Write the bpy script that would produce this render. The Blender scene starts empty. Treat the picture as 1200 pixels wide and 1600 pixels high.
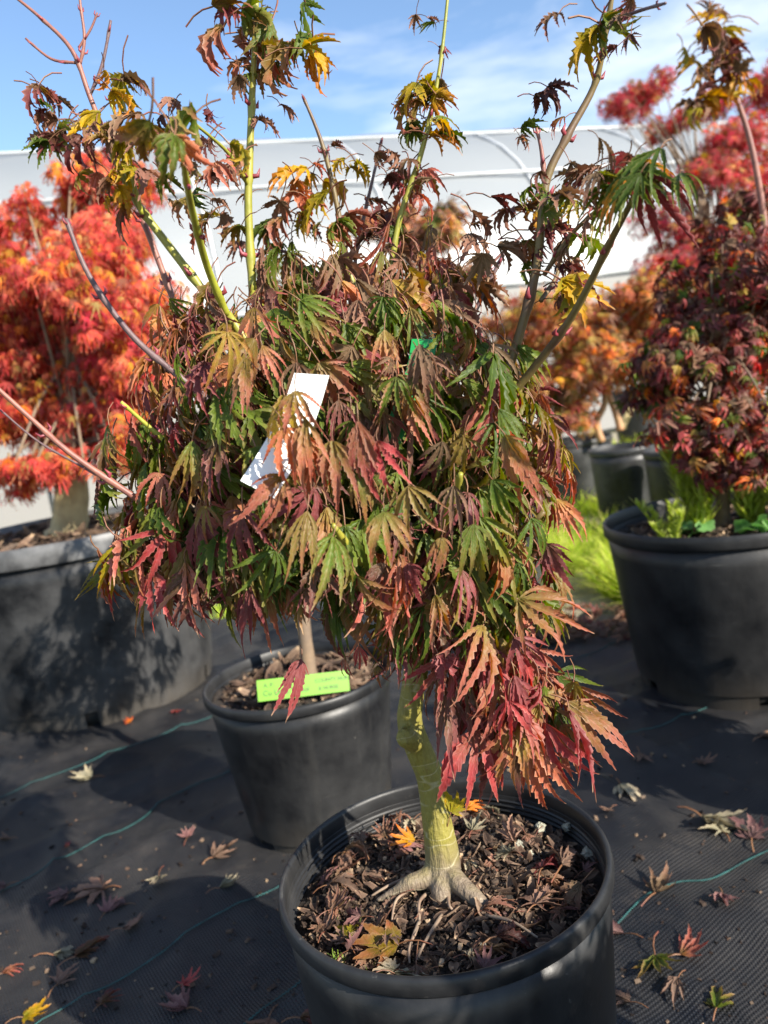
import bpy, math, random
import numpy as np
from mathutils import Vector, Matrix, noise as mnoise

S = bpy.context.scene
COL = S.collection
R = math.radians

# ------------------------------------------------------------------ camera
CAM_H, PITCH, ROLL, FPX = 0.8831, R(8.4176), R(-8.6208), 1239.0
F_ = Vector((0, math.cos(PITCH), -math.sin(PITCH)))
U0 = Vector((0, math.sin(PITCH), math.cos(PITCH)))
R0 = Vector((1, 0, 0))
cR = R0 * math.cos(ROLL) + U0 * math.sin(ROLL)
cU = U0 * math.cos(ROLL) - R0 * math.sin(ROLL)
CAMPOS = Vector((0, 0, CAM_H))
cd = bpy.data.cameras.new('camera')
cam = bpy.data.objects.new('camera', cd); COL.objects.link(cam)
m3 = Matrix((cR, cU, -F_)).transposed()
cam.matrix_world = Matrix.Translation(CAMPOS) @ m3.to_4x4()
cd.sensor_fit = 'HORIZONTAL'; cd.sensor_width = 36.0; cd.lens = 36.0 * FPX / 1200.0
cd.clip_start = 0.02; cd.clip_end = 2000
cd.dof.use_dof = True; cd.dof.focus_distance = 0.72; cd.dof.aperture_fstop = 8.5
S.camera = cam

# ------------------------------------------------------------------ sky, sun, exposure
SUN_AZ, SUN_EL = 47.0, 28.0       # azimuth: degrees to the right of straight behind the camera
tosun = Vector((math.sin(R(SUN_AZ)) * math.cos(R(SUN_EL)), -math.cos(R(SUN_AZ)) * math.cos(R(SUN_EL)), math.sin(R(SUN_EL))))
W = bpy.data.worlds.new('World'); S.world = W; W.use_nodes = True
nt = W.node_tree; nt.nodes.clear()
def wn(t, **k):
    n = nt.nodes.new(t)
    for a, b in k.items(): setattr(n, a, b)
    return n
sky = wn('ShaderNodeTexSky', sky_type='NISHITA', sun_disc=False)
sky.sun_elevation = R(SUN_EL); sky.sun_rotation = math.atan2(tosun.x, tosun.y)
sky.altitude = 100; sky.air_density = 1.0; sky.dust_density = 0.0; sky.ozone_density = 2.6
tc = wn('ShaderNodeTexCoord'); mp = wn('ShaderNodeMapping'); mp.inputs['Scale'].default_value = (1.6, 1.6, 6.5)
mp.inputs['Location'].default_value = (.35, .2, .1)
nz = wn('ShaderNodeTexNoise'); nz.inputs['Scale'].default_value = 1.5; nz.inputs['Detail'].default_value = 9; nz.inputs['Roughness'].default_value = .58
nz.inputs['Distortion'].default_value = .35
rp = wn('ShaderNodeValToRGB'); rp.color_ramp.elements[0].position = .47; rp.color_ramp.elements[1].position = .84
mixc = wn('ShaderNodeMix', data_type='RGBA'); mixc.inputs[7].default_value = (5.4, 5.7, 6.1, 1)
bg = wn('ShaderNodeBackground'); bg.inputs['Strength'].default_value = 0.11
wo = wn('ShaderNodeOutputWorld')
L = nt.links.new
L(tc.outputs['Generated'], mp.inputs['Vector']); L(mp.outputs['Vector'], nz.inputs['Vector']); L(nz.outputs['Fac'], rp.inputs['Fac'])
L(rp.outputs['Color'], mixc.inputs[0]); L(sky.outputs['Color'], mixc.inputs[6]); L(mixc.outputs[2], bg.inputs['Color']); L(bg.outputs[0], wo.inputs[0])

sd = bpy.data.lights.new('sun', 'SUN'); sd.energy = 5.0; sd.angle = R(0.5); sd.color = (1.0, .93, .82)
sun = bpy.data.objects.new('sun', sd); COL.objects.link(sun)
sun.rotation_euler = tosun.to_track_quat('Z', 'Y').to_euler(); sun.location = (3, -4, 6)
vs = S.view_settings
vs.view_transform = 'Standard'; vs.look = 'None'; vs.exposure = 1.15; vs.gamma = 1; vs.use_curve_mapping = False
S.cycles.use_denoising = True
S.cycles.max_bounces = 5; S.cycles.diffuse_bounces = 3; S.cycles.glossy_bounces = 2; S.cycles.transmission_bounces = 4; S.cycles.transparent_max_bounces = 4; S.cycles.sample_clamp_indirect = 6

# ------------------------------------------------------------------ helpers
def ray(px, py):
    v = F_ + cR * ((px - 600) / FPX) - cU * ((py - 800) / FPX)
    return v
def AT(px, py, Y):
    d = ray(px, py); return CAMPOS + d * (Y / d.y)
def GND(px, py, z=0.0):
    d = ray(px, py); return CAMPOS + d * ((z - CAM_H) / d.z)

def new_mat(name):
    m = bpy.data.materials.new(name); m.use_nodes = True
    m.node_tree.nodes.clear(); return m, m.node_tree
class NB:
    def __init__(s, tree): s.t = tree
    def n(s, ty, ins=None, **k):
        n = s.t.nodes.new(ty)
        for a, b in k.items(): setattr(n, a, b)
        for a, b in (ins or {}).items(): s.set(n, a, b)
        return n
    def set(s, n, a, b):
        i = n.inputs[a]
        if isinstance(b, bpy.types.NodeSocket): s.t.links.new(b, i)
        else:
            if isinstance(b, tuple) and len(b) == 3 and i.type == 'RGBA': b = (*b, 1)
            i.default_value = b
    def math(s, op, a, b=0.0, c=None):
        n = s.n('ShaderNodeMath', operation=op); s.set(n, 0, a); s.set(n, 1, b)
        if c is not None: s.set(n, 2, c)
        return n.outputs[0]
    def mix(s, f, a, b, blend='MIX'):
        n = s.n('ShaderNodeMix', data_type='RGBA', blend_type=blend); s.set(n, 0, f); s.set(n, 6, a); s.set(n, 7, b); return n.outputs[2]
    def noise(s, vec, scale, detail=3, rough=.55, dist=0.0):
        n = s.n('ShaderNodeTexNoise', {'Scale': scale, 'Detail': detail, 'Roughness': rough, 'Distortion': dist})
        if vec is not None: s.set(n, 'Vector', vec)
        return n.outputs['Fac']
    def ramp(s, f, stops):
        n = s.n('ShaderNodeValToRGB'); e = n.color_ramp.elements
        while len(e) < len(stops): e.new(.5)
        for q, (p, c) in zip(e, stops):
            q.position = p; q.color = (*c, 1) if len(c) == 3 else c
        s.set(n, 'Fac', f); return n.outputs['Color']
    def map(s, f, a, b, c=0.0, d=1.0):
        n = s.n('ShaderNodeMapRange'); s.set(n, 0, f)
        for i, v in enumerate((a, b, c, d)): n.inputs[i + 1].default_value = v
        return n.outputs[0]
    def bump(s, h, strength=.3, dist=.01):
        return s.n('ShaderNodeBump', {'Height': h, 'Strength': strength, 'Distance': dist}).outputs[0]
    def out(s, sh): s.t.links.new(sh, s.n('ShaderNodeOutputMaterial').inputs[0])

def leaf_mat(name, base, mid, tip, transl=.32, rough=.5, spread=.8, vary=.35, edge=(.55, .32, .22), spots=0.0, bias=0.0, tgain=1.5):
    m, t = new_mat(name); b = NB(t)
    a = b.n('ShaderNodeAttribute', attribute_name='lc')
    sp = b.n('ShaderNodeSeparateColor', {0: a.outputs['Color']})
    oi = b.n('ShaderNodeObjectInfo')
    rnd = b.math('FRACT', b.math('ADD', sp.outputs[2], oi.outputs['Random']))
    rnd2 = b.math('FRACT', b.math('MULTIPLY', rnd, 7.31))
    tco = b.n('ShaderNodeTexCoord').outputs['Object']
    n1 = b.noise(tco, 45, 4, .6); n2 = b.noise(tco, 240, 2)
    f = b.math('ADD', b.math('MULTIPLY', sp.outputs[0], .75), b.math('MULTIPLY', b.math('SUBTRACT', rnd, .5), spread))
    f = b.math('ADD', f, b.math('MULTIPLY', b.math('SUBTRACT', n1, .5), 1.1))
    f = b.math('ADD', f, bias)
    c = b.ramp(f, [(0.0, base), (.42, mid), (.9, tip)])
    c = b.mix(b.math('MULTIPLY', b.math('POWER', sp.outputs[1], 6.0), .5), c, edge)
    rib = b.math('SUBTRACT', 1.0, b.map(sp.outputs[1], .02, .12))
    c = b.mix(b.math('MULTIPLY', rib, .35), c, tuple(min(1, x * 1.7 + .03) for x in mid))
    vn = b.math('ABSOLUTE', b.math('SUBTRACT', b.math('FRACT', b.math('SUBTRACT', b.math('MULTIPLY', sp.outputs[0], 9.0), b.math('MULTIPLY', sp.outputs[1], .9))), .5))
    vein = b.map(vn, .09, .0)
    c = b.mix(b.math('MULTIPLY', vein, .16), c, tuple(min(1, x * 1.8 + .02) for x in mid))
    c = b.mix(b.math('MULTIPLY', b.map(n2, .63, .72), .45), c, tuple(x * .35 for x in mid))
    c = b.mix(b.math('MULTIPLY', b.map(b.math('ADD', sp.outputs[0], b.math('MULTIPLY', rnd2, .14)), .96, 1.06), .7), c, (.42, .30, .19))
    if spots: c = b.mix(b.math('MULTIPLY', b.map(n2, .6, .72), spots), c, (.05, .025, .02))
    val = b.math('ADD', 1.0 - vary / 2, b.math('MULTIPLY', rnd2, vary))
    hs = b.n('ShaderNodeHueSaturation', {'Saturation': b.math('ADD', .92, b.math('MULTIPLY', n2, .25)), 'Value': val, 'Color': c}).outputs[0]
    bp = b.bump(b.math('ADD', b.math('ADD', n1, b.math('MULTIPLY', n2, .5)), b.math('MULTIPLY', vein, -.35)), .5, .002)
    p = b.n('ShaderNodeBsdfPrincipled', {'Base Color': hs, 'Roughness': rough, 'Normal': bp, 'Specular IOR Level': .28})
    tcol = b.n('ShaderNodeHueSaturation', {'Saturation': 1.2, 'Value': tgain, 'Color': hs}).outputs[0]
    tr = b.n('ShaderNodeBsdfTranslucent', {'Color': tcol})
    mx = b.n('ShaderNodeMixShader', {0: transl}); t.links.new(p.outputs[0], mx.inputs[1]); t.links.new(tr.outputs[0], mx.inputs[2])
    b.out(mx.outputs[0]); return m

def simple_mat(name, c1, c2, scale=30, rough=.6, bump=.2, bdist=.003, spec=.5, detail=5, lo=.35, hi=.65, vec='Object'):
    m, t = new_mat(name); b = NB(t)
    tco = b.n('ShaderNodeTexCoord').outputs[vec]
    n1 = b.noise(tco, scale, detail, .6)
    c = b.mix(b.map(n1, lo, hi), c1, c2)
    p = b.n('ShaderNodeBsdfPrincipled', {'Base Color': c, 'Roughness': rough, 'Specular IOR Level': spec, 'Normal': b.bump(b.noise(tco, scale * 3, 3), bump, bdist)})
    b.out(p.outputs[0]); return m

def link(o, parent=None):
    COL.objects.link(o)
    if parent is not None: o.parent = parent
    return o
def mesh(name, verts, faces, mats=(), smooth=True, lc=None, fmat=None):
    me = bpy.data.meshes.new(name)
    me.from_pydata([tuple(v) for v in verts], [], faces)
    for m in mats: me.materials.append(m)
    if smooth: me.polygons.foreach_set('use_smooth', [True] * len(me.polygons))
    if fmat is not None: me.polygons.foreach_set('material_index', fmat)
    if lc is not None:
        a = me.attributes.new('lc', 'FLOAT_COLOR', 'POINT'); a.data.foreach_set('color', np.array(lc, dtype=np.float32).ravel())
    me.update(); return me
def obj(name, me, parent=None, loc=None):
    o = bpy.data.objects.new(name, me); link(o, parent)
    if loc is not None: o.location = loc
    return o
def tag(o, label=None, cat=None, group=None, kind=None):
    if label: o['label'] = label
    if cat: o['category'] = cat
    if group: o['group'] = group
    if kind: o['kind'] = kind
    return o
def thing(name, label, cat, loc, group=None):
    o = bpy.data.objects.new(name, None); link(o); o.location = loc; o.empty_display_size = .05
    return tag(o, label, cat, group)

class MB:
    def __init__(s): s.v = []; s.f = []; s.lc = []; s.fm = []
    def add(s, v, f, lc=None, fm=0):
        k = len(s.v); s.v.extend(v); s.f.extend([tuple(i + k for i in q) for q in f])
        s.lc.extend(lc if lc is not None else [(0, 0, 0, 1)] * len(v))
        s.fm.extend(fm if isinstance(fm, list) else [fm] * len(f))
    def tube(s, pts, rad, sides=8, cap=True, fm=0, jitter=0.0, rng=random):
        n = len(pts); vs_, fs = [], []
        pts = [Vector(p) for p in pts]; rad = rad if isinstance(rad, (list, tuple)) else [rad] * n
        ref = None
        for i in range(n):
            t = (pts[min(i + 1, n - 1)] - pts[max(i - 1, 0)]).normalized()
            if ref is None:
                ref = Vector((1, 0, 0)) if abs(t.x) < .8 else Vector((0, 1, 0))
            u = (ref - t * ref.dot(t)).normalized(); w = t.cross(u); ref = u
            for k in range(sides):
                a = 2 * math.pi * k / sides; r = rad[i] * (1 + jitter * (rng.random() - .5))
                vs_.append(pts[i] + u * (r * math.cos(a)) + w * (r * math.sin(a)))
        for i in range(n - 1):
            for k in range(sides):
                k2 = (k + 1) % sides
                fs.append((i * sides + k, i * sides + k2, (i + 1) * sides + k2, (i + 1) * sides + k))
        if cap:
            fs.append(tuple(range(sides - 1, -1, -1))); fs.append(tuple((n - 1) * sides + k for k in range(sides)))
        s.add(vs_, fs, None, fm)
    def box(s, c, sx, sy, sz, M=None, fm=0):
        v = [Vector((x * sx / 2, y * sy / 2, z * sz / 2)) for x in (-1, 1) for y in (-1, 1) for z in (-1, 1)]
        if M is not None: v = [M @ q for q in v]
        v = [q + Vector(c) for q in v]
        s.add(v, [(0, 1, 3, 2), (4, 6, 7, 5), (0, 4, 5, 1), (2, 3, 7, 6), (0, 2, 6, 4), (1, 5, 7, 3)], None, fm)
    def mesh(s, name, mats, smooth=True, attr=False):
        return mesh(name, s.v, s.f, mats, smooth, s.lc if attr else None, s.fm)

def smooth_path(pts, per=5):
    """Catmull-Rom through points"""
    P = [Vector(p) for p in pts]; out = []
    for i in range(len(P) - 1):
        p0 = P[max(i - 1, 0)]; p1 = P[i]; p2 = P[i + 1]; p3 = P[min(i + 2, len(P) - 1)]
        for k in range(per):
            t = k / per
            out.append(.5 * ((2 * p1) + (p2 - p0) * t + (2 * p0 - 5 * p1 + 4 * p2 - p3) * t * t + (3 * p1 - p0 - 3 * p2 + p3) * t ** 3))
    out.append(P[-1]); return out
def lathe(profile, segs=72, closed=False, wob=0.0, seed=0):
    v, f = [], []
    for k in range(segs):
        a = 2 * math.pi * k / segs
        w = 1 + wob * math.sin(2 * a + seed) + wob * .5 * math.sin(3 * a + 2 * seed)
        for r, z in profile: v.append((r * w * math.cos(a), r * w * math.sin(a), z))
    n = len(profile)
    for k in range(segs):
        k2 = (k + 1) % segs
        for i in range(n - 1): f.append((k * n + i, k2 * n + i, k2 * n + i + 1, k * n + i + 1))
    return v, f

# ------------------------------------------------------------------ leaves
def gen_leaf(seed, n_lobes=7, L=.07, wid=.17, seg=9, droop=1.0, lat=.25, serr=.22, fold=.35, spread=1.0, twist=.4, pet=.03, rnd=None, petr=.0009, zlift=.0005, hang=0.0, ruf=.25):
    g = random.Random(seed)
    half = (n_lobes - 1) // 2
    lens = [1, .9, .68, .42]; angs = [0, 33, 66, 105]
    v, f, lc, fm = [], [], [], []
    B = g.random() if rnd is None else rnd
    for li in range(-half, half + 1):
        ai = abs(li); sg = 1 if li >= 0 else -1
        a = R(angs[ai] + g.uniform(-6, 6)) * sg * spread
        ln = L * lens[ai] * g.uniform(.82, 1.12)
        W_ = ln * wid * g.uniform(.85, 1.15) * (1.0 if ai < 3 else .85)
        dr = droop * g.uniform(.6, 1.4); la = lat * g.uniform(-1, 1); tw = twist * g.uniform(-1, 1); fo = fold * g.uniform(.5, 1.5)
        crv = g.uniform(.8, 1.7); hg = hang * g.uniform(.5, 1.3); wp = [g.uniform(0, 6.28), g.uniform(0, 6.28), g.uniform(5, 11), g.uniform(5, 11)]; bw = g.uniform(.72, 1.0)
        pos = Vector((0, 0, zlift * (half - ai) + (.0002 if sg > 0 else 0))); k0 = len(v)
        for i in range(seg + 1):
            t = i / seg
            aa = a * (1 - min(.95, hg * t ** .8)) + la * t * t; th = dr * t ** crv
            dirp = Vector((math.sin(aa), math.cos(aa), 0))
            fw = dirp * math.cos(th) - Vector((0, 0, 1)) * math.sin(th)
            nn = dirp * math.sin(th) + Vector((0, 0, 1)) * math.cos(th)
            side = Vector((math.cos(aa), -math.sin(aa), 0))
            ph = tw * t * t
            s2 = side * math.cos(ph) + nn * math.sin(ph); n2 = nn * math.cos(ph) - side * math.sin(ph)
            if t < .42: w = W_ * (.30 + .70 * math.sin(math.pi / 2 * t / .42))
            else: w = W_ * ((1 - t) / .58) ** .95
            if i == seg: w = W_ * .02
            sj = 0
            if 0 < i < seg:
                w *= (1 + serr) if i % 2 else (1 - serr); sj = ln / seg * .45 if i % 2 else 0
            wl = w * g.uniform(.86, 1.12); wr = w * g.uniform(.86, 1.12) * bw
            e = fw * sj
            v += [pos.copy(), pos + s2 * wl + n2 * (wl * (fo + ruf * math.sin(wp[0] + wp[2] * t))) + e, pos - s2 * wr + n2 * (wr * (fo + ruf * math.sin(wp[1] + wp[3] * t))) + e]
            lc += [(t, 0, B, 1), (t, 1, B, 1), (t, 1, B, 1)]
            pos = pos + fw * (ln / seg)
        for i in range(seg):
            p = k0 + 3 * i; q = p + 3
            f += [(p, q, q + 1, p + 1), (p, p + 2, q + 2, q)]; fm += [0, 0]
    if pet > 0:
        m = MB(); bend = g.uniform(-.3, .3)
        pts = [Vector((bend * pet * (q / 3) ** 2, -pet * q / 3, .15 * pet * math.sin(q))) for q in range(4)]
        m.tube(pts, petr, 3, False, 1); k = len(v)
        v += m.v; f += [tuple(i + k for i in q) for q in m.f]; lc += [(.5, .5, B, 1)] * len(m.v); fm += [1] * len(m.f)
    return v, f, lc, fm
def leaf_lib(name, n, seed, mats, **kw):
    out = []
    for i in range(n):
        g = random.Random(seed + i * 13)
        k = {a: (g.uniform(*b) if isinstance(b, tuple) else (g.choice(b) if isinstance(b, list) else b)) for a, b in kw.items()}
        v, f, lc, fm = gen_leaf(seed + i, rnd=0.0, **k)
        out.append(mesh(name, v, f, mats, True, lc, fm))
    return out
def orient(P, d, n, s=1.0):
    y = Vector(d).normalized(); z = Vector(n); z = (z - y * z.dot(y))
    if z.length < 1e-4: z = y.orthogonal()
    z.normalize(); x = y.cross(z)
    M = Matrix((x, y, z)).transposed().to_4x4()
    return Matrix.Translation(P) @ M @ Matrix.Scale(s, 4)
def place_leaf(me, M, parent, mat=None, name='leaf', petmat=None):
    o = bpy.data.objects.new(name, me); link(o, parent)
    o.matrix_basis = Matrix.Translation(-parent.location) @ M if parent is not None else M
    if mat is not None:
        o.material_slots[0].link = 'OBJECT'; o.material_slots[0].material = mat
    return o
_cache = {}
class Mass:
    """thousands of leaves joined into one quad mesh"""
    def __init__(s): s.V = []; s.Q = []; s.C = []; s.M = []; s.n = 0
    @property
    def v(s): return s.n
    def mesh(s, name, mats, smooth=True, attr=True):
        V = np.concatenate(s.V).astype(np.float32); Q = np.concatenate(s.Q).astype(np.int32); C = np.concatenate(s.C).astype(np.float32); Mi = np.concatenate(s.M).astype(np.int32)
        me = bpy.data.meshes.new(name); me.vertices.add(len(V)); me.vertices.foreach_set('co', V.ravel())
        me.loops.add(Q.size); me.loops.foreach_set('vertex_index', Q.ravel()); me.polygons.add(len(Q)); me.polygons.foreach_set('loop_start', np.arange(0, Q.size, 4, dtype=np.int32))
        for m in mats: me.materials.append(m)
        me.polygons.foreach_set('material_index', Mi); me.polygons.foreach_set('use_smooth', np.ones(len(Q), dtype=bool))
        at = me.attributes.new('lc', 'FLOAT_COLOR', 'POINT'); at.data.foreach_set('color', C.ravel())
        me.update(calc_edges=True); return me
def stuff_leaf(mb, me, M, B, fm):
    if me.name not in _cache:
        n = len(me.vertices); co = np.empty(n * 3, np.float32); me.vertices.foreach_get('co', co)
        a = np.empty(n * 4, np.float32); me.attributes['lc'].data.foreach_get('color', a)
        q = np.empty(len(me.polygons) * 4, np.int32); me.loops.foreach_get('vertex_index', q)
        pm = np.empty(len(me.polygons), np.int32); me.polygons.foreach_get('material_index', pm)
        _cache[me.name] = (np.c_[co.reshape(-1, 3), np.ones(n)], a.reshape(-1, 4), q.reshape(-1, 4), pm)
    co, a, q, pm = _cache[me.name]
    aa = a.copy(); aa[:, 2] = B
    mb.V.append((co @ np.array(M).T)[:, :3]); mb.Q.append(q + mb.n); mb.C.append(aa); mb.M.append(np.where(pm == 0, fm, 0)); mb.n += len(co)

# leaf materials (real leaf colours)
PET = simple_mat('red petiole', (.17, .05, .035), (.20, .10, .04), 40, .5)
M_GREEN = leaf_mat('olive green leaf', (.045, .080, .009), (.105, .140, .020), (.22, .15, .04), bias=-.06, edge=(.22, .20, .06))
M_MIX = leaf_mat('green leaf turning rose', (.085, .13, .016), (.20, .13, .04), (.33, .10, .065), bias=.0, edge=(.36, .19, .11))
M_ROSE = leaf_mat('dusty rose leaf', (.20, .15, .035), (.34, .12, .08), (.38, .105, .08), bias=.0, edge=(.42, .25, .19))
M_SALM = leaf_mat('salmon leaf', (.28, .20, .035), (.42, .155, .08), (.46, .13, .09), bias=.02, edge=(.56, .34, .2))
M_PURP = leaf_mat('purple red leaf', (.11, .065, .03), (.18, .055, .055), (.24, .055, .055), bias=.05, edge=(.34, .16, .14))
M_CRIM = leaf_mat('crimson leaf', (.20, .08, .04), (.33, .06, .062), (.42, .085, .075), bias=.1, edge=(.5, .25, .2))
M_GOLD = leaf_mat('golden leaf', (.22, .20, .02), (.42, .25, .025), (.40, .12, .03), bias=.0, edge=(.45, .25, .05))
M_DRY = leaf_mat('dry brown leaf', (.13, .085, .045), (.20, .10, .065), (.24, .11, .08), bias=.0, transl=.2, rough=.7, edge=(.3, .2, .14))
M_DARK = leaf_mat('dark maroon leaf', (.055, .025, .018), (.095, .028, .026), (.15, .04, .032), bias=.0, transl=.22, rough=.45, edge=(.2, .08, .06))
M_RED = leaf_mat('bright red leaf', (.48, .14, .06), (.50, .075, .055), (.42, .04, .045), bias=.2, edge=(.6, .22, .15), vary=.5, spread=.9)
M_ORNG = leaf_mat('orange leaf', (.46, .28, .04), (.62, .19, .045), (.60, .10, .045), bias=.1, edge=(.65, .3, .1), vary=.45)
M_RUST = leaf_mat('rust leaf', (.32, .24, .06), (.54, .26, .11), (.54, .17, .10), bias=.1, edge=(.5, .2, .1), vary=.55, spread=1.0)
M_PINK = leaf_mat('raspberry leaf', (.32, .08, .06), (.46, .05, .075), (.50, .045, .07), bias=.15, edge=(.5, .15, .12), vary=.5)
M_TAN = leaf_mat('tan fallen leaf', (.22, .20, .13), (.34, .29, .20), (.30, .21, .14), bias=-.05, transl=.15, rough=.7, edge=(.38, .3, .2))
M_BROWN = leaf_mat('brown fallen leaf', (.13, .085, .06), (.20, .12, .085), (.23, .13, .09), bias=.05, transl=.12, rough=.7, edge=(.3, .17, .12))
M_MAUVE = leaf_mat('mauve fallen leaf', (.13, .075, .07), (.19, .09, .085), (.22, .11, .10), bias=.05, transl=.12, rough=.7, edge=(.32, .2, .16))

# leaf shapes
LIB_DROOP = leaf_lib('maple_leaf', 26, 100, (M_MIX, PET), n_lobes=[5, 5, 7], L=(.056, .086), wid=(.038, .068), seg=20, droop=(.3, 1.7), lat=(.4, 1.3), serr=(.12, .28), fold=(.4, 1.3), spread=(.5, 1.05), twist=(.8, 2.8), hang=(.6, 1.15), ruf=.55, pet=(.014, .026), petr=.0007)
LIB_WIDE = leaf_lib('broad_maple_leaf', 12, 300, (M_ROSE, PET), n_lobes=[5, 5, 7], L=(.058, .080), wid=(.048, .076), seg=20, droop=(.3, 1.5), lat=(.3, 1.0), serr=(.10, .22), fold=(.3, 1.0), spread=(.55, 1.0), twist=(.5, 1.8), hang=(.6, 1.1), ruf=.45, pet=(.015, .03), petr=.0007)
LIB_CURL = leaf_lib('curled_maple_leaf', 22, 500, (M_DRY, PET), n_lobes=[5, 7, 7], L=(.038, .058), wid=(.08, .13), seg=14, droop=(.6, 2.4), lat=(.5, 1.4), serr=(.16, .34), fold=(.4, 1.2), spread=(.5, 1.0), twist=(.8, 2.6), pet=(.02, .04))
LIB_FALL = leaf_lib('fallen_maple_leaf', 14, 700, (M_TAN, PET), n_lobes=[5, 7], L=(.040, .054), wid=(.10, .16), seg=9, droop=(-1.3, .9), lat=(.4, 1.2), serr=(.08, .2), fold=(.3, 1.1), spread=(.6, 1.05), twist=(.5, 2.0), pet=(.02, .035), petr=.0011)
LIB_FLAT = leaf_lib('flat_maple_leaf', 3, 1300, (M_ORNG, PET), n_lobes=5, L=(.044, .05), wid=(.19, .22), seg=12, droop=(-.35, .25), lat=.1, serr=.1, fold=(.05, .3), spread=1.0, twist=.3, pet=.035)
LIB_LACE = leaf_lib('lace_maple_leaf', 14, 900, (M_RED, PET), n_lobes=7, L=(.055, .085), wid=(.05, .075), seg=4, droop=(.5, 1.5), lat=(.3, .9), serr=(.25, .4), fold=(.1, .6), spread=(.6, 1.0), twist=(.4, 1.4), pet=0.0, hang=(.2, .7))
LIB_BG = leaf_lib('small_maple_leaf', 12, 1100, (M_DARK, PET), n_lobes=[5, 7], L=(.036, .056), wid=(.09, .15), seg=4, droop=(.6, 2.6), lat=(.3, 1.2), serr=(.1, .2), fold=(.3, 1.0), spread=(.6, 1.0), twist=(.5, 2.0), pet=0.0)

# ------------------------------------------------------------------ ground
def ground_z(x, y):
    z = .010 * mnoise.noise(Vector((x * 1.3, y * 1.3, 3))) + .006 * mnoise.noise(Vector((x * 3.1 + 5, y * 4.7, 9)))
    u = x * .83 + y * .55; w = -x * .55 + y * .83
    z += .013 * (1 - abs(mnoise.noise(Vector((u * 1.2 + 2, w * 5.0, 1.7))))) ** 5
    z += .011 * (1 - abs(mnoise.noise(Vector((u * 4.5, w * 2.2, 7.1))))) ** 6 + .007 * (1 - abs(mnoise.noise(Vector((x * 6.0 + 3, y * 3.0, 2.1))))) ** 7
    return max(z - .006, -.014)
POTS = {'main': (.0056, .7975, .18, .150, .3797), 'mid': (-.2293, 1.6042, .1994, .1479, .3373),
        'right': (.8722, 2.0326, .3009, .2446, .4498), 'left': (-1.0651, 2.7169, .4568, .3717, .6009)}

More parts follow.
